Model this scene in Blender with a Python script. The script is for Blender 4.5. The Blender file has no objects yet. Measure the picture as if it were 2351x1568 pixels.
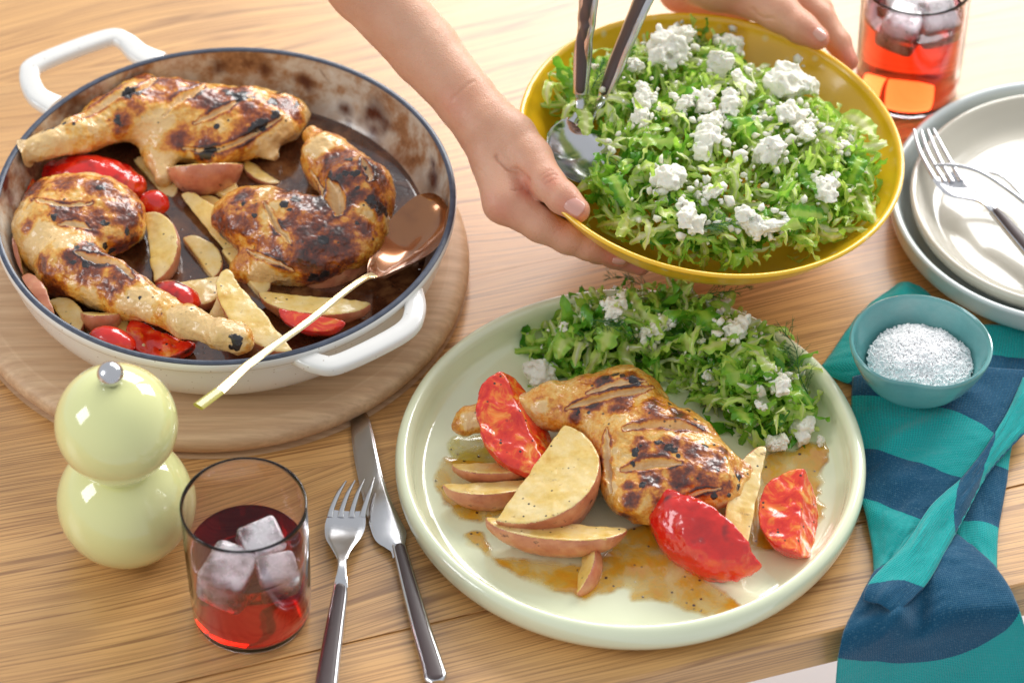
import bpy, math, random
import numpy as np
from math import radians as R, sin, cos, pi, sqrt

# ------------------------------------------------------------------ camera
S = 0.01                                   # everything below is written in centimetres
IW, IH, FOC = 2351.0, 1568.0, 8000.0
PITCH, DIST = R(45.5), 217.0
sc = bpy.context.scene
CP = np.array([0.0, -DIST*cos(PITCH), DIST*sin(PITCH)])
FWD = np.array([0, cos(PITCH), -sin(PITCH)]); UPV = np.array([0, sin(PITCH), cos(PITCH)]); RGT = np.array([1.0, 0, 0])
cam_d = bpy.data.cameras.new('camera'); cam = bpy.data.objects.new('camera', cam_d); sc.collection.objects.link(cam)
cam.location = CP*S; cam.rotation_euler = (pi/2-PITCH, 0, 0)
cam_d.sensor_width = 36; cam_d.lens = 36*FOC/IW; cam_d.clip_start = 0.05; cam_d.clip_end = 50
cam_d.dof.use_dof = True; cam_d.dof.focus_distance = 2.07; cam_d.dof.aperture_fstop = 6.3
sc.camera = cam
sc.view_settings.view_transform = 'Standard'; sc.view_settings.look = 'None'; sc.view_settings.exposure = 0.5
try:
    sc.cycles.use_denoising = True
    sc.cycles.max_bounces = 12; sc.cycles.transmission_bounces = 10; sc.cycles.transparent_max_bounces = 12
    sc.cycles.caustics_refractive = True; sc.cycles.caustics_reflective = False; sc.cycles.sample_clamp_indirect = 15
except Exception: pass

# ------------------------------------------------------------------ light: a room with tall windows behind and to the right
world = bpy.data.worlds.new("World"); sc.world = world; world.use_nodes = True
bgn = world.node_tree.nodes['Background']; bgn.inputs[0].default_value = (0.93, 0.96, 1.0, 1); bgn.inputs[1].default_value = 0.48
def window_lamp(name, az, el, dist, w, h, radiance, col):
    az, el = R(az), R(el)
    d = np.array([sin(az)*cos(el), cos(az)*cos(el), sin(el)])
    L = bpy.data.lights.new(name, 'AREA'); L.shape = 'RECTANGLE'; L.size = w; L.size_y = h
    L.energy = radiance*w*h*pi; L.color = col
    o = bpy.data.objects.new(name, L); sc.collection.objects.link(o); o.location = d*dist
    from mathutils import Vector
    o.rotation_euler = Vector(-d).to_track_quat('-Z', 'Y').to_euler()
    return o
WC = (1.0, 0.985, 0.96)
window_lamp('window_light', 11, 30, 2.6, 1.25, 1.25, 7.0, WC)
window_lamp('window_light', 43, 29, 2.6, 0.85, 1.25, 10.0, WC)
window_lamp('window_light', -104, 30, 2.6, 0.8, 1.0, 5.0, (0.95, 0.98, 1.0))

# ------------------------------------------------------------------ helpers
def ray(px, py):
    d = FWD*FOC + RGT*(px-IW/2) + UPV*(IH/2-py); return d/np.linalg.norm(d)
def P(px, py, z=0.0):
    d = ray(px, py); return CP + d*((z-CP[2])/d[2])
def proj(v):
    q = np.asarray(v, float)-CP; dep = q@FWD
    return np.stack([IW/2+FOC*(q@RGT)/dep, IH/2-FOC*(q@UPV)/dep], -1)
def crop(x0, y0, x1, w):
    k = (x1-x0)/w; return lambda x, y: ((x0+k*x)*.612240, (y0+k*y)*.612240)
CA = crop(0, 100, 1750, 2111); CB = crop(0, 1150, 1250, 1389); CC = crop(1200, 0, 2500, 1853); CD = crop(2400, 0, 3840, 2053)
CE = crop(1450, 1000, 2500, 1098); CF = crop(2300, 1000, 3300, 1120); CG = crop(2900, 1000, 3840, 944); CH = crop(1100, 1450, 1750, 917)
CI = crop(3100, 0, 3840, 1289); CJ = crop(2400, 0, 3300, 2016)
def tag(o, label=None, cat=None, group=None, kind=None):
    for k, v in (('label', label), ('category', cat), ('group', group), ('kind', kind)):
        if v: o[k] = v
    return o
def empty(name, loc, label, cat, group=None):
    o = bpy.data.objects.new(name, None); sc.collection.objects.link(o); o.location = np.asarray(loc)*S
    o.empty_display_size = 0.02
    return tag(o, label, cat, group)
_org = {}
def mk(name, V, F, mats, parent=None, origin=None, smooth=40, midx=None, attrs=None, kind=None):
    """V world centimetres -> one mesh object; origin in world cm"""
    V = np.asarray(V, float)
    if origin is None:
        origin = np.array(_org[parent.name]) if parent is not None else V.mean(0)*[1, 1, 0]+[0, 0, V[:, 2].min()]
    me = bpy.data.meshes.new(name)
    if isinstance(F, np.ndarray):
        n, k = F.shape
        me.vertices.add(len(V)); me.vertices.foreach_set('co', ((V-origin)*S).astype(np.float32).ravel())
        me.loops.add(n*k); me.loops.foreach_set('vertex_index', F.astype(np.int32).ravel())
        me.polygons.add(n); me.polygons.foreach_set('loop_start', np.arange(0, n*k, k, dtype=np.int32))
        me.update(calc_edges=True); me.validate()
    else:
        me.from_pydata([tuple(v) for v in (V-origin)*S], [], [tuple(int(i) for i in f) for f in F]); me.update()
    if not isinstance(mats, (list, tuple)): mats = [mats]
    for m in mats: me.materials.append(m)
    if midx is not None: me.polygons.foreach_set('material_index', np.asarray(midx, np.int32))
    for k, a in (attrs or {}).items():
        a = np.asarray(a, np.float32)
        if a.ndim == 2:
            at = me.attributes.new(k, 'FLOAT_VECTOR', 'POINT'); at.data.foreach_set('vector', a.ravel())
        else:
            at = me.attributes.new(k, 'FLOAT', 'POINT'); at.data.foreach_set('value', a)
    if smooth:
        me.polygons.foreach_set('use_smooth', [True]*len(me.polygons))
        if smooth < 180: me.set_sharp_from_angle(angle=R(smooth))
    o = bpy.data.objects.new(name, me); sc.collection.objects.link(o)
    if parent is not None:
        o.parent = parent; o.location = (np.asarray(origin)-_org[parent.name])*S
    else: o.location = np.asarray(origin)*S
    _org[o.name] = np.asarray(origin, float)
    if kind: o['kind'] = kind
    return o
def thing(name, loc, label, cat, group=None):
    o = empty(name, loc, label, cat, group); _org[o.name] = np.asarray(loc, float); return o
def kids(o): return [c for c in sc.collection.objects if c.parent == o]
def copy_tree(o, parent=None):
    c = o.copy(); sc.collection.objects.link(c); c.parent = parent
    for ch in kids(o): copy_tree(ch, c)
    return c
def cr(pts, n=8, closed=False):
    """Catmull-Rom through pts"""
    p = np.asarray(pts, float); out = []
    N = len(p); segs = N if closed else N-1
    for i in range(segs):
        g = (lambda k: p[k % N]) if closed else (lambda k: p[min(max(k, 0), N-1)])
        a, b, c, d = g(i-1), g(i), g(i+1), g(i+2)
        for t in np.linspace(0, 1, n, endpoint=False):
            out.append(.5*((2*b)+(-a+c)*t+(2*a-5*b+4*c-d)*t*t+(-a+3*b-3*c+d)*t**3))
    if not closed: out.append(p[-1])
    return np.array(out)
def lathe(prof, c=(0, 0, 0), n=96, close=True):
    prof = np.asarray(prof, float); a = np.linspace(0, 2*pi, n, endpoint=False)
    V = []; F = []
    rows = []
    for r, z in prof:
        if r < 1e-6: rows.append([len(V)]); V.append((0, 0, z))
        else:
            rows.append(list(range(len(V), len(V)+n))); V += [(r*cos(t), r*sin(t), z) for t in a]
    for i in range(len(rows)-1):
        A, B = rows[i], rows[i+1]
        for k in range(n):
            k2 = (k+1) % n
            if len(A) == 1 and len(B) == 1: continue
            if len(A) == 1: F.append((A[0], B[k2], B[k]))
            elif len(B) == 1: F.append((A[k], A[k2], B[0]))
            else: F.append((A[k], A[k2], B[k2], B[k]))
    return np.array(V)+np.asarray(c, float), F
def sweep(path, ra, rb=None, n=14, power=2.0, up=(0, 0, 1), cap=True, closed=False, twist=None):
    """tube along path; ra half-width sideways, rb half-height along up; arrays allowed"""
    path = np.asarray(path, float); m = len(path)
    ra = np.broadcast_to(np.asarray(ra, float), (m,)); rb = ra if rb is None else np.broadcast_to(np.asarray(rb, float), (m,))
    T = np.gradient(path, axis=0)
    if closed: T = np.roll(path, -1, 0)-np.roll(path, 1, 0)
    T /= np.linalg.norm(T, axis=1)[:, None]+1e-9
    U = np.asarray(up, float) if np.ndim(up) == 1 else np.asarray(up)
    U = np.broadcast_to(U, (m, 3))
    Sd = np.cross(T, U); Sd /= np.linalg.norm(Sd, axis=1)[:, None]+1e-9
    U2 = np.cross(Sd, T)
    a = np.linspace(0, 2*pi, n, endpoint=False)
    ca, sa = np.cos(a), np.sin(a)
    ca = np.sign(ca)*np.abs(ca)**(2/power); sa = np.sign(sa)*np.abs(sa)**(2/power)
    V = path[:, None]+Sd[:, None]*(ra[:, None]*ca)[..., None]+U2[:, None]*(rb[:, None]*sa)[..., None]
    V = V.reshape(-1, 3); F = []
    for i in range(m if closed else m-1):
        j = (i+1) % m
        for k in range(n):
            k2 = (k+1) % n; F.append((i*n+k, j*n+k, j*n+k2, i*n+k2))
    if cap and not closed:
        F.append(tuple(range(n))); F.append(tuple((m-1)*n+k for k in range(n-1, -1, -1)))
    return V, F
def join(parts):
    V = []; F = []; o = 0
    for v, f in parts:
        V.append(v); F += [tuple(i+o for i in q) for q in f]; o += len(v)
    return np.concatenate(V), F
def rotz(v, a, c=(0, 0, 0)):
    v = np.asarray(v, float)-c; ca, sa = cos(a), sin(a)
    return np.stack([v[..., 0]*ca-v[..., 1]*sa, v[..., 0]*sa+v[..., 1]*ca, v[..., 2]], -1)+c
# value noise
_rs = np.random.RandomState(7); _T = _rs.rand(4096).astype(np.float32)*2-1
def vn(p, f=1.0, seed=0):
    p = np.asarray(p, np.float32)*f+seed*17.31; i = np.floor(p).astype(np.int64); u = p-i; u = u*u*(3-2*u)
    def h(a, b, c): return _T[((a*73856093) ^ (b*19349663) ^ (c*83492791)) & 4095]
    x, y, z = i[..., 0], i[..., 1], i[..., 2]; r = 0
    for dx in (0, 1):
        wx = u[..., 0] if dx else 1-u[..., 0]
        for dy in (0, 1):
            wy = u[..., 1] if dy else 1-u[..., 1]
            for dz in (0, 1):
                wz = u[..., 2] if dz else 1-u[..., 2]
                r = r+wx*wy*wz*h(x+dx, y+dy, z+dz)
    return r
def fbm(p, f=1.0, o=4, seed=0): return sum(vn(p, f*2**k, seed+k)*.5**k for k in range(o))
# signed distance modelling
def rcone(p, a, b, ra, rb, fl=1.0):
    a = np.asarray(a, float); b = np.asarray(b, float); ba = b-a
    t = np.clip(((p-a)@ba)/(ba@ba+1e-9), 0, 1); q = p-(a+t[..., None]*ba)
    if fl != 1.0: q = q*np.array([1, 1, 1/fl], np.float32)
    d = np.sqrt((q*q).sum(-1))-(ra+(rb-ra)*t)
    return d*min(fl, 1.0)
def ell(p, c, ax, r):
    """ellipsoid: centre, list of 3 orthonormal axes (or yaw angle), radii"""
    if np.ndim(ax) == 0:
        ax = np.array([[cos(ax), sin(ax), 0], [-sin(ax), cos(ax), 0], [0, 0, 1.0]])
    q = (p-np.asarray(c, float))@np.asarray(ax, float).T/np.asarray(r, float)
    k = np.sqrt((q*q).sum(-1)); return (k-1)*min(r)*1.0
def smin(a, b, k=.5):
    h = np.clip(.5+.5*(b-a)/k, 0, 1); return b*(1-h)+a*h-k*h*(1-h)
def smax(a, b, k=.3): return -smin(-a, -b, k)
def surfnet(f, lo, hi, h):
    lo = np.asarray(lo, float); hi = np.asarray(hi, float); n = np.ceil((hi-lo)/h).astype(int)+1
    ax = [lo[i]+h*np.arange(n[i]) for i in range(3)]
    G = np.stack(np.meshgrid(*ax, indexing='ij'), -1).astype(np.float32)
    K = 4; c0 = f(G[::K, ::K, ::K]); lim = K*h*1.25
    m = np.abs(c0) < lim; v = np.repeat(np.repeat(np.repeat(c0, K, 0), K, 1), K, 2)
    md = m.copy()
    for ax_ in range(3):      # grow the band one coarse cell backwards, as samples sit at cell corners
        sl_ = [slice(None)]*3; sr_ = [slice(None)]*3; sl_[ax_] = slice(0, -1); sr_[ax_] = slice(1, None); md[tuple(sl_)] |= md[tuple(sr_)].copy()
        md[tuple(sr_)] |= m[tuple(sl_)]
    M_ = np.repeat(np.repeat(np.repeat(md, K, 0), K, 1), K, 2)[:n[0], :n[1], :n[2]]; v = v[:n[0], :n[1], :n[2]].astype(np.float32).copy()
    v[M_] = f(G[M_])
    s = v < 0; nc = n-1
    acc = np.zeros((*nc, 3), np.float32); cnt = np.zeros(nc, np.float32)
    cs = [(a, b, c) for a in (0, 1) for b in (0, 1) for c in (0, 1)]
    sl = lambda c: tuple(slice(c[i], c[i]+nc[i]) for i in range(3))
    for c in cs:
        for axis in range(3):
            if c[axis]: continue
            d = list(c); d[axis] = 1
            va, vb = v[sl(c)], v[sl(d)]; m = s[sl(c)] != s[sl(d)]
            t = np.where(m, va/(va-vb+1e-12), 0)
            for i in range(3):
                acc[..., i] += m*(c[i]+(t if i == axis else 0))
            cnt += m
    act = cnt > 0; idx = -np.ones(nc, np.int64); idx[act] = np.arange(act.sum())
    ii = np.stack(np.nonzero(act), -1); V = lo+h*(ii+acc[act]/cnt[act][:, None])
    Fs = []
    for axis in range(3):
        a = [slice(None)]*3; b = [slice(None)]*3; a[axis] = slice(0, -1); b[axis] = slice(1, None)
        s0, s1 = s[tuple(a)], s[tuple(b)]; m = s0 != s1
        u, w = (axis+1) % 3, (axis+2) % 3
        e = np.stack(np.nonzero(m), -1)
        ok = (e[:, u] > 0) & (e[:, w] > 0) & (e[:, u] < nc[u]) & (e[:, w] < nc[w]); e = e[ok]
        q = []
        for du, dw in ((1, 1), (0, 1), (0, 0), (1, 0)):
            k = e.copy(); k[:, u] -= du; k[:, w] -= dw; q.append(idx[k[:, 0], k[:, 1], k[:, 2]])
        q = np.stack(q, -1); flip = ~s0[tuple(e.T)]; q[flip] = q[flip][:, ::-1]
        Fs.append(q)
    F = np.concatenate(Fs); F = F[(F >= 0).all(1)]
    return V, F
def vnormals(V, F):
    n = np.cross(V[F[:, 2]]-V[F[:, 0]], V[F[:, 3 % F.shape[1]]]-V[F[:, 1]]); N = np.zeros_like(V)
    for k in range(F.shape[1]): np.add.at(N, F[:, k], n)
    return N/(np.linalg.norm(N, axis=1)[:, None]+1e-9)
def surf_hits(V, N, pts):
    """3-D points where photo points (px) fall on the camera side of a mesh"""
    pp = proj(V); dep = (V-CP)@FWD; face = (N@FWD) < .05; out = []
    for q in pts:
        d2 = ((pp-np.asarray(q[:2]))**2).sum(1)+np.where(face, 0, 1e6)
        c = np.argsort(d2)[:12]; c = c[d2[c] < d2[c[0]]+30]; k = c[np.argmin(dep[c])]; out.append(V[k])
    return np.array(out)
def seg_dist_t(V, poly):
    L = np.concatenate([[0], np.linalg.norm(np.diff(poly, axis=0), axis=1).cumsum()]); L /= L[-1]
    d = np.full(len(V), 1e9); tt = np.zeros(len(V))
    for i, (a, b) in enumerate(zip(poly[:-1], poly[1:])):
        ba = b-a; t = np.clip(((V-a)@ba)/(ba@ba+1e-9), 0, 1); e = np.linalg.norm(V-a-t[:, None]*ba, axis=1); m = e < d
        d[m] = e[m]; tt[m] = (L[i]+t*(L[i+1]-L[i]))[m]
    return d, tt
def seg_dist(V, poly):
    d = np.full(len(V), 1e9)
    for a, b in zip(poly[:-1], poly[1:]):
        ba = b-a; t = np.clip(((V-a)@ba)/(ba@ba+1e-9), 0, 1); d = np.minimum(d, np.linalg.norm(V-a-t[:, None]*ba, axis=1))
    return d
# material helper
class Mat:
    def __init__(s, name):
        s.m = bpy.data.materials.new(name); s.m.use_nodes = True; s.t = s.m.node_tree; s.b = s.t.nodes['Principled BSDF']
        s.out = s.t.nodes['Material Output']; s.tc = None
    def n(s, typ, _props=None, **ins):
        nd = s.t.nodes.new('ShaderNode'+typ)
        for k, v in (_props or {}).items(): setattr(nd, k, v)
        for k, v in ins.items(): s.set(nd, k, v)
        return nd
    def set(s, nd, k, v):
        key = int(k[1:]) if k[0] == '_' and k[1:].isdigit() else k.replace('_', ' ')
        i = nd.inputs[key]
        if isinstance(v, bpy.types.Node): v = v.outputs[0]
        if isinstance(v, bpy.types.NodeSocket): s.t.links.new(v, i)
        else:
            if isinstance(v, (tuple, list)) and len(v) == 3 and i.type == 'RGBA': v = (*v, 1)
            i.default_value = v
    def p(s, **ins):
        for k, v in ins.items(): s.set(s.b, k, v)
        return s
    def co(s, which='Object'):
        if s.tc is None: s.tc = s.t.nodes.new('ShaderNodeTexCoord')
        return s.tc.outputs[which]
    def noise(s, scale=5, detail=4, rough=.55, vec=None, dist=0, typ=None):
        return s.n('TexNoise', Vector=vec if vec is not None else s.co(), Scale=scale, Detail=detail, Roughness=rough, Distortion=dist).outputs[0]
    def voro(s, scale, vec=None, feat='F1', rnd=1.0):
        return s.n('TexVoronoi', dict(feature=feat), Vector=vec if vec is not None else s.co(), Scale=scale, Randomness=rnd)
    def ramp(s, fac, stops):
        r = s.t.nodes.new('ShaderNodeValToRGB'); s.set(r, 'Fac', fac); e = r.color_ramp.elements
        while len(e) < len(stops): e.new(.5)
        for k, (p_, c) in enumerate(stops):
            e[k].position = p_; c = (c, c, c) if not isinstance(c, (tuple, list)) else c; e[k].color = (*c[:3], 1)
        return r.outputs[0]
    def mix(s, f, a, b, mode='MIX'):
        m = s.t.nodes.new('ShaderNodeMix'); m.data_type = 'RGBA'; m.blend_type = mode
        for i, v in ((0, f), (6, a), (7, b)):
            if isinstance(v, bpy.types.Node): v = v.outputs[0]
            if isinstance(v, bpy.types.NodeSocket): s.t.links.new(v, m.inputs[i])
            else: m.inputs[i].default_value = (*v, 1) if isinstance(v, (tuple, list)) and len(v) == 3 else v
        return m.outputs[2]
    def math(s, op, a, b=0.0, clamp=False):
        m = s.n('Math', dict(operation=op, use_clamp=clamp), _0=a, _1=b); return m.outputs[0]
    def map(s, loc=(0, 0, 0), rot=(0, 0, 0), scale=(1, 1, 1), vec=None):
        return s.n('Mapping', Vector=vec if vec is not None else s.co(), Location=loc, Rotation=rot, Scale=scale).outputs[0]
    def attr(s, name, out='Fac'): return s.n('Attribute', dict(attribute_name=name)).outputs[out]
    def bump(s, h, strength=.3, dist=.001, normal=None):
        b = s.n('Bump', Strength=strength, Distance=dist, Height=h)
        if normal is not None: s.set(b, 'Normal', normal)
        s.set(s.b, 'Normal', b.outputs[0]); return b.outputs[0]
def plain(name, col, rough=.4, **kw):
    m = Mat(name); m.p(Base_Color=col, Roughness=rough, **kw); return m.m
def plates(name, col, rough=.12, coat=.6, var=.04, scale=18):
    m = Mat(name); n = m.noise(scale, 3); c2 = tuple(x*(1-var*2) for x in col)
    m.p(Base_Color=m.mix(n, c2, col), Roughness=m.ramp(m.noise(60, 3), [(.3, rough), (.7, rough+.08)]), Coat_Weight=coat, Coat_Roughness=.04, Specular_IOR_Level=.5)
    m.bump(m.noise(25, 2), .08, .0008)
    return m.m
# ================================================================== table, floor, board
EA, EB = P(1425, 1566, 0), P(2325, 1349, 0)          # two points of the front edge
EDIR = (EB-EA)/np.linalg.norm(EB-EA); ENRM = np.array([-EDIR[1], EDIR[0], 0]); EANG = math.atan2(EDIR[1], EDIR[0])
def oak():
    m = Mat('oak')
    info = m.n('ObjectInfo').outputs['Random']
    base = m.n('VectorMath', dict(operation='ADD'), _0=m.co(), _1=m.n('CombineXYZ', X=m.math('MULTIPLY', info, 7.0), Y=m.math('MULTIPLY', info, 3.1), Z=0.0).outputs[0]).outputs[0]
    # gentle warp of the grain lines
    wp = m.noise(1.0, 2, .45, vec=m.map(scale=(1.3, 3.0, 1), vec=base))
    wv = m.n('VectorMath', dict(operation='ADD'), _0=base, _1=m.n('CombineXYZ', X=0.0, Y=m.math('MULTIPLY', m.math('SUBTRACT', wp, .5), .16), Z=0.0).outputs[0]).outputs[0]
    broad = m.noise(1.0, 4, .55, vec=m.map(scale=(2.2, 40, 40), vec=wv))
    fine = m.noise(1.0, 5, .65, vec=m.map(scale=(14, 420, 420), vec=wv))
    pore = m.noise(1.0, 2, .5, vec=m.map(scale=(11, 330, 330), vec=wv))
    porem = m.ramp(pore, [(.60, 0.0), (.72, 1.0)])
    def lines(sy, sx, w, sd):
        nz = m.noise(1.0, .3, .4, vec=m.map(loc=(sd, sd*.37, 0), scale=(sx, sy, sy), vec=wv))
        return m.ramp(m.math('ABSOLUTE', m.math('SUBTRACT', nz, .5)), [(0.0, 1.0), (w, 0.0)])
    gate = m.ramp(m.noise(1.0, 3, .6, vec=m.map(scale=(9, 60, 60), vec=wv)), [(.33, 0.0), (.48, 1.0)])
    l1 = m.math('MULTIPLY', lines(210, 2.2, .045, 3.1), gate); l2 = lines(330, 9.0, .09, 9.7)
    c = m.ramp(broad, [(.2, (.645, .345, .12)), (.5, (.685, .38, .14)), (.8, (.72, .415, .165))])
    c = m.mix(m.ramp(fine, [(.35, .14), (.6, 0.0)]), c, (.36, .17, .06), 'MIX')
    c = m.mix(m.math('MULTIPLY', l1, .72), c, (.17, .062, .02)); c = m.mix(m.math('MULTIPLY', l2, .42), c, (.28, .12, .045))
    c = m.mix(m.math('MULTIPLY', porem, .45), c, (.24, .11, .045))
    tone = m.ramp(info, [(0, (.93, .93, .93)), (1, (1.05, 1.03, 1.0))])
    c = m.mix(1.0, c, tone, 'MULTIPLY')
    m.p(Base_Color=c, Roughness=m.math('ADD', m.math('MULTIPLY', fine, .06), .36), Specular_IOR_Level=.5, Coat_Weight=.7, Coat_Roughness=.24)
    m.bump(m.math('ADD', m.math('MULTIPLY', fine, -.4), m.math('MULTIPLY', porem, -.6)), .18, .0005)
    return m.m
OAK = oak()
tab = thing('dining_table', EA, 'pale oak dining table whose top carries all the food and tableware', 'table')
tab.rotation_euler = (0, 0, EANG)
def box(x0, x1, y0, y1, z0, z1, bev=.15, seg=3):
    import bmesh
    bm = bmesh.new(); bmesh.ops.create_cube(bm, size=1)
    for v in bm.verts: v.co = ((x0+x1)/2+v.co.x*(x1-x0), (y0+y1)/2+v.co.y*(y1-y0), (z0+z1)/2+v.co.z*(z1-z0))
    if bev: bmesh.ops.bevel(bm, geom=list(bm.edges), offset=bev, segments=seg, profile=.5, affect='EDGES')
    V = np.array([v.co[:] for v in bm.verts]); F = [tuple(v.index for v in f.verts) for f in bm.faces]; bm.free(); return V, F
# staves of the top run along the front edge; local frame of the table: x along the edge, y inwards
pw = [7.4, 13.6, 13.0, 14.2, 12.8, 13.5, 13.9, 13.2, 14.0]
rnd = random.Random(5); y = 0.0
for k, w in enumerate(pw):
    V, F = box(-95, 95, y, y+w, -3.0, 0.0, .22 if k in (0, ) else .012, 2)
    o = mk('plank', V, F, OAK, smooth=0, origin=np.zeros(3)); o.parent = tab; o.location = (0, 0, 0)
    y += w+.0
for sx in (-88, 88):
    for sy in (6, 112):
        V, F = box(sx-3, sx+3, sy-3, sy+3, -72, -3.02, .3, 2)
        o = mk('leg', V, F, OAK, smooth=30, origin=np.zeros(3)); o.parent = tab; o.location = (0, 0, 0)
fm = Mat('floor'); fm.p(Base_Color=fm.mix(fm.noise(3, 4), (.72, .73, .78), (.80, .81, .85)), Roughness=.55)
V = np.array([(-400, -400, -72.5), (400, -400, -72.5), (400, 500, -72.5), (-400, 500, -72.5)], float)
mk('floor', V, [(0, 1, 2, 3)], fm.m, smooth=0, kind='structure')

# round board
def beech():
    m = Mat('board_wood')
    w = m.n('TexWave', dict(wave_type='BANDS', bands_direction='Y', wave_profile='SIN'), Vector=m.map(rot=(0, 0, R(-14)), scale=(.3, 1, .8)), Scale=26.0, Distortion=4.0, Detail=3.0, Detail_Scale=.9).outputs['Fac']
    fine = m.noise(1, 4, .6, vec=m.map(rot=(0, 0, R(-14)), scale=(20, 420, 300)))
    c = m.ramp(w, [(0, (.62, .40, .235)), (.55, (.67, .445, .265)), (1, (.69, .47, .285))])
    c = m.mix(m.math('MULTIPLY', m.ramp(fine, [(.4, 1.0), (.62, 0.0)]), .35), c, (.36, .20, .11))
    m.p(Base_Color=c, Roughness=.5, Specular_IOR_Level=.35)
    m.bump(fine, .2, .0005); return m.m
BC = P(499, 606, 1.0)
prof = cr([(0, 1.9), (13.0, 1.9), (14.9, 1.87), (15.7, 1.6), (15.95, 1.1), (15.8, .55), (15.2, .12), (14.6, .02), (0, .02)], 5)
V, F = lathe(prof, (BC[0], BC[1], 0), 128)
o = mk('serving_board', V, F, beech(), origin=(BC[0], BC[1], 0), smooth=60)
tag(o, 'round wooden serving board under the big white pan', 'board')
# ================================================================== pan
PC = P(516, 455, 7.2); pc = np.array([PC[0], PC[1], 0]); PR = 14.3
def enamel_out():
    m = Mat('pale_enamel')
    sp = m.voro(330, feat='F1'); d = m.ramp(sp.outputs['Distance'], [(.10, 1.0), (.2, 0.0)])
    pick = m.ramp(m.n('SeparateColor', Color=sp.outputs['Color']).outputs[0], [(.80, 0.0), (.83, 1.0)])
    c = m.mix(m.noise(6, 3), (.72, .70, .66), (.80, .79, .76))
    c = m.mix(m.math('MULTIPLY', m.math('MULTIPLY', d, pick), .75), c, (.30, .20, .13))
    m.p(Base_Color=c, Roughness=.22, Coat_Weight=.6, Coat_Roughness=.08); m.bump(m.noise(50, 2), .1, .0006); return m.m
def enamel_in():
    m = Mat('stained_enamel')
    big = m.noise(11, 6, .68, dist=.6); sm = m.noise(60, 5, .7); spot = m.noise(22, 3, .6, dist=.8)
    f = m.math('ADD', m.math('MULTIPLY', big, .62), m.math('MULTIPLY', sm, .38))
    c = m.ramp(f, [(.41, (.70, .67, .60)), (.49, (.56, .46, .35)), (.56, (.36, .18, .08)), (.63, (.14, .045, .016))])
    c = m.mix(m.ramp(spot, [(.60, 0.0), (.67, 1.0)]), c, (.10, .025, .010))
    c = m.mix(m.attr('burn'), c, (.09, .022, .010))
    m.p(Base_Color=c, Roughness=m.ramp(f, [(.4, .2), (.6, .45)]), Coat_Weight=.4, Coat_Roughness=.1)
    m.bump(f, .2, .001); return m.m
EO, EI = enamel_out(), enamel_in()
pan = thing('casserole_pan', pc+[0, 0, 1.92], 'large shallow white enamel casserole pan with navy rim and two loop handles', 'pan')
prof = cr([(0, 1.92), (10.3, 1.92), (11.6, 2.15), (12.9, 3.1), (13.7, 4.5), (14.05, 6.2)], 5).tolist()+[[14.1, 6.35], [14.26, 6.42], [14.32, 6.55], [14.36, 7.0], [14.30, 7.08]]
V, F = lathe(prof, pc, 160); mk('body', V, F, EO, pan, smooth=50)
inner = cr([(13.93, 7.08), (13.75, 6.2), (13.35, 5.0), (12.6, 3.9), (11.4, 3.15), (10.2, 2.95), (0, 2.92)], 8)
V, F = lathe(inner, pc, 200)
ang = np.arctan2(V[:, 1]-pc[1], V[:, 0]-pc[0]); F = [f[::-1] for f in F]
burn = np.zeros(len(V)); NI = pc-V; NI[:, 2] = 0; rI = np.linalg.norm(NI, axis=1)[:, None]+1e-6; NI = np.where(rI > 10.8, NI/rI, FWD)
for (x, y, r) in [(1715, 410, 1.15), (1680, 470, .8), (1185, 195, .5), (1375, 250, .55), (1390, 275, .5), (1000, 190, .6), (1960, 700, .9), (1950, 620, .5), (300, 330, 1.3), (1560, 370, .5), (20, 700, 1.6), (60, 480, 1.2)]:
    q = surf_hits(V, NI, [CA(x, y)])[0]; d = V-q
    burn = np.maximum(burn, np.clip(1.35-np.linalg.norm(d, axis=1)/r+.45*fbm(V, 1.6, 3), 0, 1))
mk('cooking_surface', V, F, EI, pan, smooth=60, attrs={'burn': burn})
navy = Mat('navy_rim'); navy.p(Base_Color=navy.mix(navy.noise(200, 3), (.020, .026, .045), (.10, .12, .17)), Roughness=.3); 
V, F = lathe([(14.30, 7.08), (14.30, 7.16), (14.22, 7.22), (14.05, 7.22), (13.95, 7.17), (13.93, 7.08)], pc, 160); mk('rim', V, F, navy.m, pan)
def pan_handle(flip):
    z = 6.45
    pts = [CA(1832, 1150), CA(1862, 1200), CA(1876, 1300), CA(1815, 1392), CA(1550, 1525), CA(1440, 1530), CA(1330, 1468), CA(1240, 1462)]
    w = [.9, .72, .66, .64, .62, .64, .8, .95]
    if flip: pts = [CA(245, 345), CA(165, 305), CA(134, 228), CA(180, 172), CA(475, 62), CA(560, 68), CA(630, 118), CA(720, 150)]
    pts = np.array([P(x, y, z) for x, y in pts]); pts[:, 2] = [6.1, 6.3, 6.5, 6.55, 6.55, 6.5, 6.3, 6.1]
    path = cr(pts, 8); ww = np.interp(np.linspace(0, len(pts)-1, len(path)), range(len(pts)), w)
    V, F = sweep(path, ww, .42, n=20, power=3.4); d = V[:, :2]-pc[:2]; r = np.hypot(*d.T)[:, None]; V[:, :2] = pc[:2]+d/r*np.maximum(r, 14.0); return V, F
for fl in (0, 1):
    V, F = pan_handle(fl); mk('handle', V, F, EO, pan, smooth=60)
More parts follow.
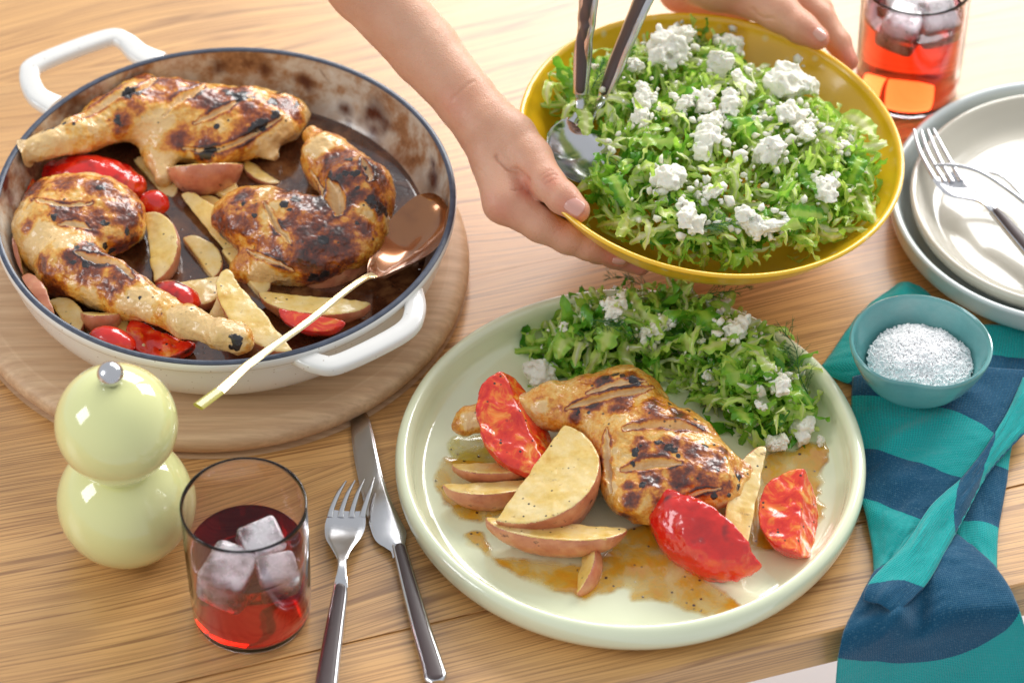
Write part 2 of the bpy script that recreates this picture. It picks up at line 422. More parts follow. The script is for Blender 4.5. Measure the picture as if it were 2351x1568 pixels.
# ================================================================== pepper mill
LM = plates('lime_lacquer', (.78, .79, .36), .07, 1.0, .01)
mc = P(288, 1150, 3.7); mo = np.array([mc[0], mc[1], 0])
mill = thing('pepper_mill', mo, 'glossy pale lime pepper mill of two stacked balls with a steel knob', 'pepper mill')
RL, RU, zl, zu = 4.0, 3.52, 3.7, 10.25
th0 = math.asin(min(1, (RL-3.72)/RL))
pl = [(0, .03), (1.5, .03)]+[(RL*cos(a), zl+RL*sin(a)*.98) for a in np.linspace(R(-68), R(60), 40)]
zt = pl[-1][1]
pl += [(2.12, zt+.12), (2.0, zt+.22), (1.9, zt+.22)]
V, F = lathe(pl, mo, 96); mk('base_ball', V, F, LM, mill, smooth=35)
pu = [(1.85, zu-RU*sin(R(56))-.12), (2.02, zu-RU*sin(R(56))-.1)]+[(RU*cos(a), zu+RU*sin(a)) for a in np.linspace(R(-55), R(88), 44)]+[(0, zu+RU)]
V, F = lathe(pu, mo, 96); mk('head_ball', V, F, LM, mill, smooth=35)
steel = Mat('polished_steel'); steel.p(Base_Color=(.62, .62, .64), Metallic=1.0, Roughness=steel.ramp(steel.noise(40, 4), [(.3, .12), (.7, .24)]))
STEEL = steel.m
kz = zu+RU+.55
kp = [(0, kz-.85), (.35, kz-.8), (.38, kz-.6)]+[(.76*cos(a), kz+.72*sin(a)) for a in np.linspace(R(-58), R(88), 20)]+[(0, kz+.72)]
V, F = lathe(kp, mo, 48); mk('knob', V, F, STEEL, mill, smooth=60)

# ================================================================== tumblers
GL = Mat('pink_glass'); GL.p(Base_Color=(.98, .90, .945), Roughness=.0, IOR=1.45, Transmission_Weight=1.0)
def liquid_mat(name, col, dens):
    m = Mat(name); m.p(Base_Color=(1, 1, 1), Roughness=0.0, IOR=1.33, Transmission_Weight=1.0)
    v = m.n('VolumeAbsorption', Color=col, Density=dens); m.t.links.new(v.outputs[0], m.out.inputs['Volume']); return m.m
DRINK = liquid_mat('red_drink', (.93, .20, .0), 100.0); DRINK2 = liquid_mat('orange_drink', (.985, .36, .0), 62.0)
ice = Mat('ice'); f = ice.noise(180, 4, .6); ice.p(Base_Color=(.99, .93, .955), Roughness=ice.ramp(f, [(.4, .10), (.6, .35)]), IOR=1.31, Transmission_Weight=ice.ramp(ice.noise(70, 3), [(.4, .15), (.62, .85)]), Subsurface_Weight=.7, Subsurface_Radius=(.012, .010, .011), Subsurface_Scale=1.0, Coat_Weight=1.0, Coat_Roughness=.05)
ice.bump(ice.noise(90, 3), .4, .0015); ICE = ice.m
def tumbler(px, py, lab_g, lab_d, dm, lvl, cubes, lab_i):
    c = P(px, py, 0); c[2] = 0
    g = thing('tumbler', c, lab_g, 'glass', 'drinking glasses')
    out = cr([(0, .02), (2.9, .02), (3.25, .18), (3.42, .6), (3.5, 2.5), (3.55, 6), (3.58, 9.2)], 6).tolist()+[[3.56, 9.28], [3.50, 9.30], [3.46, 9.25]]
    inn = cr([(3.44, 9.2), (3.38, 6), (3.28, 2.5), (3.22, .9), (2.9, .45), (0, .38)], 6).tolist()
    V, F = lathe(out+inn, c, 96); mk('glass_wall', V, F, GL.m, g, smooth=60)
    lp = cr([(0, .385), (2.89, .455), (3.215, .9), (3.275, 2.5), (3.30, lvl-.12)], 6).tolist()+[[3.30, lvl+.02], [3.26, lvl-.02], [3.1, lvl-.05], [0, lvl-.05]]
    V, F = lathe(lp, c, 96); o = mk('iced_drink', V, F, dm, smooth=50, origin=c+[0, 0, .7]); tag(o, lab_d, 'drink', 'iced drinks')
    for k, (dx, dy, z, a, t, s) in enumerate(cubes):
        V, F = box(-s, s, -s*.9, s*.9, -s*.85, s*.85, s*.28, 4)
        V = V+.05*np.stack([vn(V, 1.3, k), vn(V, 1.3, k+5), vn(V, 1.3, k+9)], -1)
        ct, st = cos(t), sin(t); V = V@np.array([[1, 0, 0], [0, ct, -st], [0, st, ct]]).T; V = rotz(V, a)+c+[dx, dy, z]
        o = mk('ice_cube', V, F, ICE, smooth=60); tag(o, lab_i[k], 'ice cube', 'ice cubes in the drinks')
tumbler(579, 1402, 'pink tinted tumbler beside the lime pepper mill', 'dark red drink in the tumbler beside the pepper mill', DRINK, 5.5,
        [(.75, .55, 5.35, .5, .35, 1.2), (-1.0, -1.35, 4.75, 1.2, .1, 1.5), (1.7, -1.25, 4.75, .25, .4, 1.15)],
        ['ice cube poking highest out of the dark red drink', 'large ice cube at the near side of the dark red drink, towards the pepper mill', 'ice cube in the dark red drink on the side of the fork'])
tumbler(2081, 200, 'pink tinted tumbler beyond the yellow bowl', 'orange red drink in the tumbler beyond the yellow bowl', DRINK2, 6.6,
        [(-.9, 1.0, 6.4, .5, .35, 1.25), (-.9, -1.2, 6.3, 1.2, .15, 1.35), (1.4, -.5, 6.35, .3, .45, 1.25), (.6, 1.9, 6.2, .9, .2, 1.0)],
        ['ice cube at the far side of the orange drink, nearest the hand', 'ice cube at the near side of the orange drink, towards the yellow bowl', 'ice cube in the orange drink on the side of the stacked plates', 'smallest ice cube at the far edge of the orange drink'])

# ================================================================== plates
PLATE = plates('celadon_glaze', (.84, .88, .62), .10, .9, .015)
plc = P(1447.5, 1041, 2.35); plc[2] = 0
prof = [(0, .5)]+cr([(11.6, .52), (12.35, .62), (12.85, 1.0), (13.0, 1.6), (13.1, 2.1), (13.32, 2.46), (13.62, 2.52), (13.92, 2.3), (14.02, 1.8), (13.9, 1.1), (13.5, .45), (12.9, .1), (12.2, .02)], 5).tolist()+[[0, .02]]
V, F = lathe(prof, plc, 180); o = mk('dinner_plate', V, [f[::-1] for f in F], PLATE, smooth=60, origin=plc)
tag(o, 'pale green dinner plate with rolled rim holding chicken, potato and salad', 'plate')
def stack_plate(r, z, col, label, name, h=2.2):
    c = P(2451, 462, 2.2+z*.0); c[2] = 0
    mt = plates(name, col, .16, .7, .03)
    prof = [(0, z+.45)]+cr([(r-2.6, z+.47), (r-1.7, z+.62), (r-1.0, z+1.2), (r-.55, z+h-.25), (r-.3, z+h), (r-.05, z+h-.05), (r, z+h-.3), (r-.12, z+1.2), (r-.7, z+.5), (r-1.6, z+.1), (r-2.4, z)], 5).tolist()+[[0, z]]
    V, F = lathe(prof, c, 140); o = mk('side_plate', V, [f[::-1] for f in F], mt, smooth=60, origin=c+[0, 0, z]); tag(o, label, 'plate', 'two stacked plates')
stack_plate(11.35, .02, (.60, .66, .65), 'pale blue grey plate at the bottom of the stack', 'blue_grey_glaze', 2.5)
stack_plate(10.05, .62, (.62, .58, .48), 'smaller cream plate on top of the blue grey plate, under the forks', 'cream_glaze', 2.0)
# ================================================================== chicken, potatoes, tomatoes
def chicken_mat():
    m = Mat('roast_skin')
    n1 = m.noise(70, 6, .65, dist=.4); n2 = m.noise(420, 4, .65); n3 = m.noise(24, 4, .6)
    b = m.math('ADD', m.attr('brown'), m.math('ADD', m.math('MULTIPLY', m.math('SUBTRACT', n1, .5), 1.05), m.math('MULTIPLY', m.math('SUBTRACT', n2, .5), .7)), clamp=True)
    c = m.ramp(b, [(0, (.78, .52, .22)), (.16, (.76, .43, .09)), (.34, (.66, .25, .018)), (.52, (.42, .10, .008)), (.72, (.18, .030, .007)), (1, (.04, .010, .007))])
    raw = m.mix(m.noise(1, 4, .6, vec=m.map(scale=(60, 260, 200))), (.62, .35, .14), (.84, .64, .36))
    c = m.mix(m.ramp(m.math('ADD', m.attr('raw'), m.math('MULTIPLY', m.math('SUBTRACT', n1, .5), .9)), [(.48, 0.0), (.95, 1.0)]), c, raw)
    ch = m.ramp(m.math('ADD', m.attr('char'), m.math('MULTIPLY', m.math('SUBTRACT', n2, .5), .9)), [(.42, 0.0), (.62, 1.0)])
    c = m.mix(ch, c, (.013, .010, .012))
    v = m.voro(330); dot = m.ramp(v.outputs['Distance'], [(.16, 1.0), (.36, 0.0)])
    pk = m.math('MULTIPLY', m.ramp(m.n('SeparateColor', Color=v.outputs['Color']).outputs[0], [(.86, 0.0), (.88, 1.0)]), m.ramp(n3, [(.46, 0.0), (.56, 1.0)]))
    c = m.mix(m.math('MULTIPLY', dot, pk), c, (.02, .014, .012))
    m.p(Base_Color=c, Roughness=m.ramp(n1, [(.35, .22), (.65, .42)]), Coat_Weight=.7, Coat_Roughness=.10, Subsurface_Weight=.04, Subsurface_Radius=(.006, .003, .0015), Subsurface_Scale=.6)
    h = m.math('ADD', m.math('MULTIPLY', m.noise(150, 5, .6, dist=.5), .6), m.math('ADD', m.math('MULTIPLY', n2, .35), m.math('MULTIPLY', ch, .4)))
    m.bump(h, .8, .0016); return m.m
CHK = chicken_mat()
GP, GT = 'potato wedges in the pan', 'roast tomato pieces in the pan'
def in_pan(V):
    d = V[:, :2]-pc[:2]; r = np.hypot(*d.T); m = np.interp(V[:, 2], [2.9, 3.4, 3.9, 5.0, 6.2, 7.1, 7.6], [10.5, 11.7, 12.4, 13.15, 13.55, 13.75, 14.6])-.05
    V = V.copy(); V[:, :2] = pc[:2]+d*(np.minimum(r, m)/np.maximum(r, 1e-6))[:, None]; V[:, 2] = np.maximum(V[:, 2], 3.0); return V
def chicken(label, prims, slashes, brown, char, pale=(), cr_=None, h=.075, k=.8, seed=0, base=.17, group=None, zfl=1.0):
    cr_ = cr_ or CA; PX = .01392
    Q = []; pts = []
    for pr in prims:
        if pr[0] == 'c':
            _, (x0, y0, z0, r0), (x1, y1, z1, r1), fl = pr
            a, b = P(*cr_(x0, y0), z0), P(*cr_(x1, y1), z1); Q.append(('c', a, b, r0*PX, r1*PX, fl)); pts += [a-r0*PX, a+r0*PX, b-r1*PX, b+r1*PX]
        else:
            _, (x0, y0, z0), (x1, y1), r = pr
            a = P(*cr_(x0, y0), z0); b = P(*cr_(x1, y1), z0); yaw = math.atan2(b[1]-a[1], b[0]-a[0]); Q.append(('e', a, yaw, r)); pts += [a-max(r), a+max(r)]
    pts = np.array(pts); lo, hi = pts.min(0)-.5, pts.max(0)+.5
    def f(G):
        d = None
        for q in Q:
            v = rcone(G, q[1], q[2], q[3], q[4], q[5]) if q[0] == 'c' else ell(G, q[1], q[2], q[3])
            d = v if d is None else smin(d, v, k)
        return d+.10*vn(G, .8, seed)
    V, F = surfnet(f, lo, hi, h); N = vnormals(V, F)
    br = np.zeros(len(V)); raw = np.zeros(len(V)); chv = np.zeros(len(V)); disp = .17*fbm(V, .6, 3, seed)+.05*fbm(V, 1.7, 4, seed+4)+.02*fbm(V, 6, 2, seed+8)
    # stretched skin wrinkles
    disp += .035*np.abs(vn(V@np.diag([1.2, 1.2, 3.0]), 2.0, seed+9))
    for pl, w, dep in slashes:
        H = surf_hits(V, N, [cr_(*p) for p in cr(pl, 4)]); d, tq = seg_dist_t(V, H); d = d+.07*vn(V, 3, seed+2); w = w*1.55*(.18+.82*np.sin(pi*np.clip(tq, .02, .98))**.7)
        disp -= 1.5*dep*np.exp(-(d/(.75*w))**2)*(w/w.max()); disp += .12*dep*np.exp(-((d-1.35*w)/(.45*w))**2)
        raw = np.maximum(raw, np.clip(1.5-d/w*1.15, 0, 1)); br += .42*np.exp(-((d-1.5*w)/(.6*w))**2)*(1+.8*vn(V, 1.5, seed+12))
    def blobs(lst, wn=.5):
        out = np.zeros(len(V))
        if not lst: return out
        H = surf_hits(V, N, [cr_(b[0], b[1]) for b in lst]); nz = fbm(V, 2.4, 4, seed+6)
        for q, b in zip(H, lst):
            r = b[2]*PX*1.25; out = np.maximum(out, np.clip(1.5-np.linalg.norm(V-q, axis=1)/r+wn*nz, 0, 1)*(b[3] if len(b) > 3 else 1))
        return out
    br += base+.15*fbm(V, .9, 2, seed+3)+blobs(brown)*.52-blobs(pale)*.6
    chv = np.maximum(chv, blobs(char, .7))
    br = np.where(raw > .3, br*.5, br)
    disp -= .05*np.clip(raw, 0, 1)*np.abs(vn(V@np.diag([1, 4., 4.]), 2.2, seed))
    V2 = V+N*disp[:, None]
    if cr_ is CA: V2 = in_pan(V2)
    o = mk('chicken_leg', V2, F, CHK, smooth=180, attrs={'brown': br, 'raw': raw, 'char': chv})
    return tag(o, label, 'chicken leg', group)
G1 = 'roast chicken legs in the pan'
chicken('roast chicken leg lying across the back of the pan, drumstick over the tomato',
    [('c', (80, 560, 6.5, 62), (190, 545, 6.5, 52), 1), ('c', (190, 545, 6.5, 52), (360, 490, 6.5, 70), 1), ('c', (360, 490, 6.4, 70), (600, 390, 6.1, 135), 1), ('c', (430, 400, 6.0, 50), (650, 260, 5.8, 60), 1),
     ('e', (780, 390, 5.7), (1100, 420), (3.9, 2.55, 1.9)), ('e', (1060, 420, 5.4), (1300, 430), (4.2, 2.4, 1.8)), ('e', (860, 520, 5.0), (1100, 500), (3.0, 1.6, 1.3)), ('e', (1080, 520, 4.9), (1300, 440), (2.9, 1.5, 1.2)), ('c', (1150, 380, 5.3, 120), (1320, 400, 5.0, 75), .8),
     ('c', (720, 600, 4.8, 60), (740, 680, 4.4, 38), 1), ('c', (950, 590, 4.6, 55), (1000, 610, 4.5, 40), 1), ('c', (1210, 560, 4.6, 26), (1245, 590, 4.6, 16), 1)],
    [([(560, 300), (640, 265), (740, 215)], .16, .28), ([(300, 440), (470, 340), (640, 260)], .20, .25), ([(740, 400), (800, 330), (930, 255)], .20, .26), ([(880, 430), (960, 390), (1080, 330)], .14, .16), ([(830, 560), (1000, 560), (1180, 470), (1290, 400)], .12, .16)],
    [(760, 250, 60), (660, 340, 70), (560, 420, 45), (860, 240, 60), (960, 330, 60), (1060, 300, 70), (1150, 400, 70), (820, 500, 50), (930, 560, 50), (1200, 420, 60), (1290, 350, 60), (500, 300, 50), (640, 220, 40), (1340, 400, 40), (700, 300, 50), (1100, 480, 50), (430, 280, 30)],
    [(690, 225, 9), (600, 280, 26), (570, 300, 20), (540, 425, 20), (1040, 300, 22), (1090, 310, 28), (1130, 320, 20), (210, 430, 20), (930, 580, 20), (960, 570, 14), (1280, 300, 16), (1250, 390, 22), (1200, 440, 22), (1150, 470, 18), (1340, 350, 16), (720, 440, 8), (985, 445, 9), (1240, 330, 22), (1330, 290, 12), (290, 440, 8), (330, 440, 6), (430, 265, 9)],
    [(120, 560, 80), (250, 520, 60), (700, 430, 70), (1240, 530, 60), (760, 620, 50)], seed=1, group=G1)
chicken('roast chicken leg at the near side of the pan, drumstick pointing at the gold spoon',
    [('e', (350, 870, 5.3), (600, 960), (3.9, 3.5, 2.0)), ('e', (250, 980, 5.3), (420, 1180), (3.0, 2.2, 1.8)), ('e', (480, 860, 5.2), (600, 980), (2.6, 2.2, 1.7)),
     ('c', (330, 1090, 5.5, 150), (600, 1225, 5.8, 95), 1), ('c', (600, 1225, 5.8, 92), (850, 1340, 6.5, 62), 1), ('c', (850, 1340, 6.5, 62), (1065, 1405, 7.0, 62), 1), ('c', (1010, 1400, 7.0, 62), (1080, 1420, 7.0, 56), 1)],
    [([(350, 1010), (430, 1040), (520, 1060), (600, 1130)], .24, .36), ([(600, 1090), (650, 1130), (690, 1170)], .14, .25), ([(270, 880), (340, 880), (420, 915)], .12, .12), ([(130, 770), (260, 800), (420, 790)], .10, .07)],
    [(130, 730, 60), (300, 700, 60), (450, 720, 60), (540, 800, 60), (600, 870, 60), (430, 860, 60), (300, 830, 50), (420, 990, 60), (540, 1010, 50), (420, 1090, 60), (240, 1180, 60), (560, 1130, 50), (190, 1080, 40), (620, 960, 40), (120, 900, 30), (480, 1180, 40), (640, 830, 40), (330, 1040, 50), (610, 740, 40)],
    [(130, 735, 14), (245, 855, 14), (290, 775, 8), (455, 735, 14), (470, 885, 14), (490, 890, 12), (355, 985, 14), (405, 970, 12), (510, 1025, 18), (540, 1040, 14), (480, 1000, 16), (390, 1070, 16), (625, 1225, 12), (580, 930, 12), (330, 1060, 10), (540, 1080, 10), (1060, 1440, 22), (1090, 1415, 10), (850, 680, 1)],
    [(880, 1330, 90), (1010, 1390, 60), (180, 950, 60), (300, 960, 40), (620, 1230, 50)], seed=4, group=G1)
chicken('roast chicken leg bent in a curve beside the gold spoon, the brownest in the pan',
    [('c', (1420, 500, 5.6, 55), (1480, 600, 5.8, 110), 1), ('c', (1480, 600, 5.8, 110), (1620, 760, 5.8, 150), 1), ('c', (1620, 760, 5.6, 150), (1620, 900, 5.4, 135), 1),
     ('e', (1340, 920, 5.5), (1600, 960), (5.0, 2.6, 1.9)), ('e', (1180, 870, 5.2), (1300, 900), (2.9, 2.0, 1.7)), ('e', (1430, 1020, 5.3), (1600, 980), (3.6, 1.9, 1.8)), ('e', (1200, 1100, 4.3), (1350, 1120), (2.2, 1.1, 1.1))],
    [([(1480, 700), (1520, 780), (1530, 840)], .38, .55), ([(1190, 790), (1240, 880), (1320, 980)], .13, .22), ([(1640, 600), (1680, 660), (1670, 690)], .2, .25), ([(1400, 650), (1440, 720), (1460, 780)], .10, .12), ([(1110, 1010), (1220, 1060), (1330, 1120)], .10, .14)],
    [(1340, 700, 60), (1400, 800, 70), (1500, 610, 60), (1560, 680, 60), (1700, 650, 60), (1600, 780, 50), (1380, 920, 80), (1460, 980, 80), (1540, 1040, 70), (1380, 1080, 70), (1260, 1040, 60), (1000, 900, 50), (1040, 990, 50), (1100, 880, 60), (1200, 1010, 50), (1700, 800, 50), (1640, 900, 50), (1440, 880, 60), (1300, 860, 50), (1480, 1110, 60), (1090, 760, 40), (1740, 700, 40), (1560, 940, 60), (1340, 1140, 50)],
    [(1300, 735, 16), (1390, 755, 20), (1340, 775, 20), (1285, 800, 14), (1370, 740, 18), (1420, 750, 16), (1490, 670, 18), (1530, 680, 16), (1580, 600, 12), (1620, 720, 12), (1680, 790, 22), (1720, 820, 20), (1750, 845, 14), (1150, 850, 10), (1460, 950, 20), (1480, 960, 14), (1420, 1140, 20), (1470, 1125, 16), (1090, 795, 9), (960, 990, 12), (1620, 880, 12), (1560, 660, 12), (1700, 590, 14), (1310, 820, 8), (1600, 660, 14), (1650, 620, 10)],
    [(1440, 520, 50), (1240, 830, 40), (1290, 950, 30), (1180, 1110, 60), (1300, 1150, 40), (1620, 640, 20), (1650, 820, 40), (1760, 900, 30)], seed=9, base=.33, group=G1)
c4 = lambda x, y: (x, y)
PXs = .0263/.01392
def s4(l): return l
def K(x, y, z, r): return (x, y, z, r*PXs)
chicken('grilled chicken leg with scored brown skin on the pale green plate',
    [('c', K(1075, 965, 2.4, 34), K(1120, 962, 2.5, 30), 1), ('c', K(1120, 962, 2.5, 28), K(1270, 930, 2.9, 48), 1), ('c', K(1270, 935, 2.9, 48), K(1430, 915, 3.1, 75), 1),
     ('e', (1400, 925, 2.9), (1500, 900), (3.4, 2.0, 1.7)), ('e', (1500, 1020, 2.9), (1650, 1080), (4.1, 3.4, 1.9)), ('e', (1580, 1090, 2.6), (1700, 1130), (3.4, 2.4, 1.7)), ('e', (1470, 1130, 2.5), (1600, 1160), (2.4, 1.9, 1.6)), ('c', K(1640, 1080, 2.4, 60), K(1705, 1090, 2.3, 30), 1)],
    [([(1300, 935), (1390, 905), (1500, 890)], .16, .25), ([(1430, 985), (1500, 965), (1590, 975), (1625, 990)], .20, .34), ([(1425, 1075), (1500, 1058), (1560, 1062)], .22, .34), ([(1345, 900), (1400, 880), (1480, 872)], .12, .16), ([(1390, 985), (1392, 1060), (1400, 1130)], .16, .22), ([(1500, 1190), (1580, 1140), (1660, 1120)], .10, .12)],
    [(1380, 870, 30), (1450, 860, 30), (1430, 935, 36), (1360, 930, 26), (1500, 930, 34), (1560, 945, 30), (1610, 980, 26), (1470, 1020, 30), (1530, 1015, 34), (1590, 1030, 34), (1640, 1060, 36), (1500, 1100, 36), (1560, 1095, 34), (1620, 1110, 36), (1450, 1150, 30), (1520, 1160, 30), (1680, 1120, 30), (1700, 1085, 28), (1430, 1190, 24), (1320, 950, 22), (1660, 1030, 22), (1600, 1170, 26), (1440, 1110, 22), (1580, 1075, 26)],
    [(1390, 862, 12), (1410, 858, 12), (1428, 862, 10), (1360, 880, 7), (1455, 870, 13), (1465, 876, 10), (1325, 945, 10), (1350, 945, 8), (1455, 1045, 14), (1460, 1030, 10), (1452, 1058, 9), (1475, 1108, 11), (1560, 930, 11), (1580, 940, 11), (1540, 925, 8), (1520, 1010, 15), (1535, 1020, 13), (1550, 1030, 11), (1620, 1020, 9), (1640, 1015, 9), (1670, 1050, 8), (1650, 1075, 7), (1560, 1045, 9), (1700, 1090, 13), (1720, 1085, 9), (1700, 1120, 15), (1680, 1140, 13), (1640, 1145, 9), (1430, 1195, 10), (1445, 1200, 8), (1500, 1180, 6), (1575, 1160, 6), (1470, 1020, 7), (1600, 960, 9)],
    [(1400, 1040, 20), (1400, 1120, 18), (1660, 1165, 26), (1240, 935, 22), (1080, 965, 26), (1540, 990, 12), (1490, 1065, 12)], cr_=c4, seed=13, base=.27, h=.068, k=.6)

# ------------------------------------------------------------------ potatoes and tomatoes
def potato_flesh():
    m = Mat('potato_flesh'); n = m.noise(45, 5, .65); f = m.noise(320, 4, .7)
    c = m.ramp(n, [(.30, (.64, .36, .05)), (.44, (.78, .54, .15)), (.62, (.84, .66, .32))])
    c = m.mix(m.ramp(m.noise(120, 4, .7, dist=.5), [(.62, 0.0), (.74, 1.0)]), c, (.20, .075, .02))
    v = m.voro(300); pk = m.ramp(m.n('SeparateColor', Color=v.outputs['Color']).outputs[0], [(.90, 0.0), (.92, 1.0)])
    c = m.mix(m.math('MULTIPLY', m.ramp(v.outputs['Distance'], [(.16, 1.0), (.26, 0.0)]), pk), c, (.025, .015, .01))
    m.p(Base_Color=c, Roughness=.33, Coat_Weight=.5, Coat_Roughness=.15, Subsurface_Weight=.25, Subsurface_Radius=(.006, .004, .002), Subsurface_Scale=.5)
    m.bump(f, .25, .0007); return m.m
def potato_skin():
    m = Mat('potato_skin'); n = m.noise(60, 5, .6); 
    c = m.ramp(n, [(.3, (.44, .12, .06)), (.5, (.60, .22, .11)), (.68, (.68, .34, .17))])
    c = m.mix(m.ramp(m.noise(150, 3, .6), [(.64, 0.0), (.72, 1.0)]), c, (.12, .035, .02))
    m.p(Base_Color=c, Roughness=.36, Coat_Weight=.45, Coat_Roughness=.18); m.bump(m.noise(220, 4, .65), .35, .001); return m.m
PFL, PSK = potato_flesh(), potato_skin()
def tom_skin():
    m = Mat('tomato_skin'); n = m.noise(35, 4, .6); 
    c = m.ramp(n, [(.30, (.52, .004, .003)), (.55, (.74, .012, .004)), (.72, (.84, .12, .006))])
    c = m.mix(m.ramp(m.noise(110, 4, .7, dist=1.2), [(.64, 0.0), (.72, .4)]), c, (.70, .12, .05))
    c = m.mix(m.attr('char'), c, (.035, .012, .012))
    m.p(Base_Color=c, Roughness=.22, Coat_Weight=.8, Coat_Roughness=.08, Subsurface_Weight=.04, Subsurface_Radius=(.008, .002, .001), Subsurface_Scale=.5); m.bump(m.noise(70, 3, .55, dist=1.5), .4, .0014); return m.m
def tom_flesh():
    m = Mat('tomato_flesh'); n = m.noise(70, 5, .65, dist=.9)
    c = m.ramp(n, [(.34, (.60, .008, .005)), (.50, (.76, .04, .008)), (.60, (.84, .22, .02)), (.70, (.88, .46, .12))])
    v = m.voro(260); pk = m.ramp(m.n('SeparateColor', Color=v.outputs['Color']).outputs[0], [(.86, 0.0), (.88, 1.0)])
    c = m.mix(m.math('MULTIPLY', m.ramp(v.outputs['Distance'], [(.16, 1.0), (.28, 0.0)]), pk), c, (.02, .012, .01))
    m.p(Base_Color=c, Roughness=.22, Coat_Weight=.6, Coat_Roughness=.10, Subsurface_Weight=.06, Subsurface_Radius=(.008, .002, .001), Subsurface_Scale=.5); m.bump(n, .3, .0012); return m.m
TSK, TFL = tom_skin(), tom_flesh()
def norm(v): return v/(np.linalg.norm(v)+1e-9)
def wedge(kind, label, A, B, T, half=38, r_=None, cr_=CA, h=.07, group=None, thick=1.0, seed=0, bumpy=.05, hollow=False, scoop=0):
    """wedge with its straight edge A-B, visible cut face A-B-T, skin behind. points (x,y,z)"""
    a, b = [P(*cr_(q[0], q[1]), q[2]) for q in (A, B)]
    mid = (a+b)/2; ax = norm(b-a); L = np.linalg.norm(b-a)/2*1.04; hh = R(half)
    if r_:    # T is the direction the skin faces
        r = r_; pd = np.asarray(T, float); pd = norm(pd-ax*(pd@ax)); nf = norm(np.cross(ax, pd)); nf = nf if nf[2] > 0 else -nf
    else:
        t = P(*cr_(T[0], T[1]), T[2]); tt = t-mid; tt = tt-ax*(tt@ax); r = np.linalg.norm(tt); tt = norm(tt)
        nf = norm(np.cross(ax, tt)); nf = nf if nf@FWD < 0 else -nf
        pd = cos(hh)*tt-sin(hh)*nf
    th = norm(np.cross(ax, pd)); th = th if th@nf > 0 else -th
    M3 = np.array([ax, pd, th])
    if group == GP: r *= 1.15
    def fe(G):
        q = (G-mid)@M3.T; k = np.sqrt((q[..., 0]/L)**2+(q[..., 1]/r)**2+(q[..., 2]/(r*thick))**2); return (k-1)*min(L, r)
    def p1(G):
        q = (G-mid)@M3.T; d = q[..., 2]*cos(hh)-q[..., 1]*sin(hh)
        if scoop:   # a hollow in the cut face
            x = q[..., 0]/L; rr = (q[..., 1]/r-.45)*2
            d = d+scoop*np.exp(-(x*x*2.2+rr*rr))*(1+.5*vn(G, 1.7, seed))
        return d
    def p2(G): q = (G-mid)@M3.T; return -q[..., 2]*cos(hh)-q[..., 1]*sin(hh)
    def f(G): return smax(smax(fe(G), p1(G), .12), p2(G), .12)+bumpy*fbm(G, 1.1, 3, seed)
    ext = np.array([mid+sx*L*ax+sy*r*pd+sz*r*th for sx in (-1, 1) for sy in (0, 1) for sz in (-1, 1)])
    V, F = surfnet(f, ext.min(0)-.35, ext.max(0)+.35, h)
    # split skin from flesh
    tip = np.exp(-(np.linalg.norm(V-a, axis=1)/.55)**2) if kind[0] == 't' else 0
    e = np.abs(fe(V)); fl = np.minimum(np.abs(p1(V)), np.abs(p2(V))); isk = (e+.03*vn(V, 3, seed)) < fl
    fs = isk[F].sum(1) >= 3
    skn, fln = (PSK, PFL) if kind == 'potato_wedge' else (TSK, TFL)
    ch = np.clip(1.6*fbm(V, .9, 3, seed+2)-.55, 0, 1)+tip*.7*(vn(V, 3.5, seed) > -.1)
    if group in (GP, GT): V = in_pan(V)
    def sub(sel):
        u, inv = np.unique(F[sel], return_inverse=True); return V[u], inv.reshape(-1, F.shape[1]), ch[u]
    v, q, c = sub(~fs); N_ = None
    root = mk(kind, v, q, fln, smooth=180, attrs={'char': c}); v, q, c = sub(fs)
    if len(q): mk('skin', v, q, skn, root, smooth=180, attrs={'char': c*.9})
    return tag(root, label, kind.replace('_wedge', ' wedge').replace('_', ' '), group)
GP, GT = 'potato wedges in the pan', 'roast tomato pieces in the pan'
W_ = lambda lab, *a, **k: wedge('potato_wedge', lab, *a, group=GP, **k)
W_('long yellow potato wedge running from the pan centre towards the curved chicken leg', (815, 765, 4.6), (1130, 1160, 4.0), (1030, 880, 4.7), seed=1)
W_('potato wedge with its cut face beside the near chicken leg, a red crumb on it', (650, 850, 5.0), (690, 1150, 4.6), (790, 1000, 5.4), half=40, seed=2)
W_('potato slice tucked under the back chicken leg in the middle of the pan', (765, 640, 4.9), (1095, 620, 4.9), (.1, -1, -.05), r_=1.7, half=50, seed=3)
W_('biggest yellow potato wedge, leaning on the near wall behind the drumstick end', (1035, 1095, 6.2), (1320, 1455, 6.2), (1080, 1350, 6.2), half=36, seed=4)
W_('long pale potato wedge crossed by the gold spoon handle', (1180, 1195, 4.8), (1680, 1240, 5.0), (1440, 1290, 5.2), half=38, seed=5)
W_('brownish potato wedge in the middle, under the end of the curved chicken leg', (725, 1165, 4.6), (1015, 1120, 4.4), (890, 1245, 4.6), half=42, seed=6)
W_('small potato piece wedged between the near drumstick and the biggest wedge', (1000, 1180, 4.8), (930, 1330, 4.8), (1075, 1290, 4.9), seed=7)
W_('cream potato wedge against the pan wall at the far end beneath the near leg', (20, 1150, 5.2), (170, 1300, 4.9), (130, 1140, 5.4), half=45, seed=8)
W_('potato wedge showing its red skin along the near wall of the pan', (130, 1140, 5.2), (250, 1350, 5.2), (-.2, -.8, .5), r_=1.1, half=60, seed=9)
W_('cream potato wedge half hidden under the near chicken leg by the pan wall', (215, 1240, 5.0), (330, 1395, 5.0), (350, 1270, 5.2), seed=10)
W_('potato wedge beside the small orange tomato piece at the near wall', (370, 1290, 5.2), (560, 1290, 5.2), (-.1, -1, -.2), r_=1.3, half=50, seed=11)
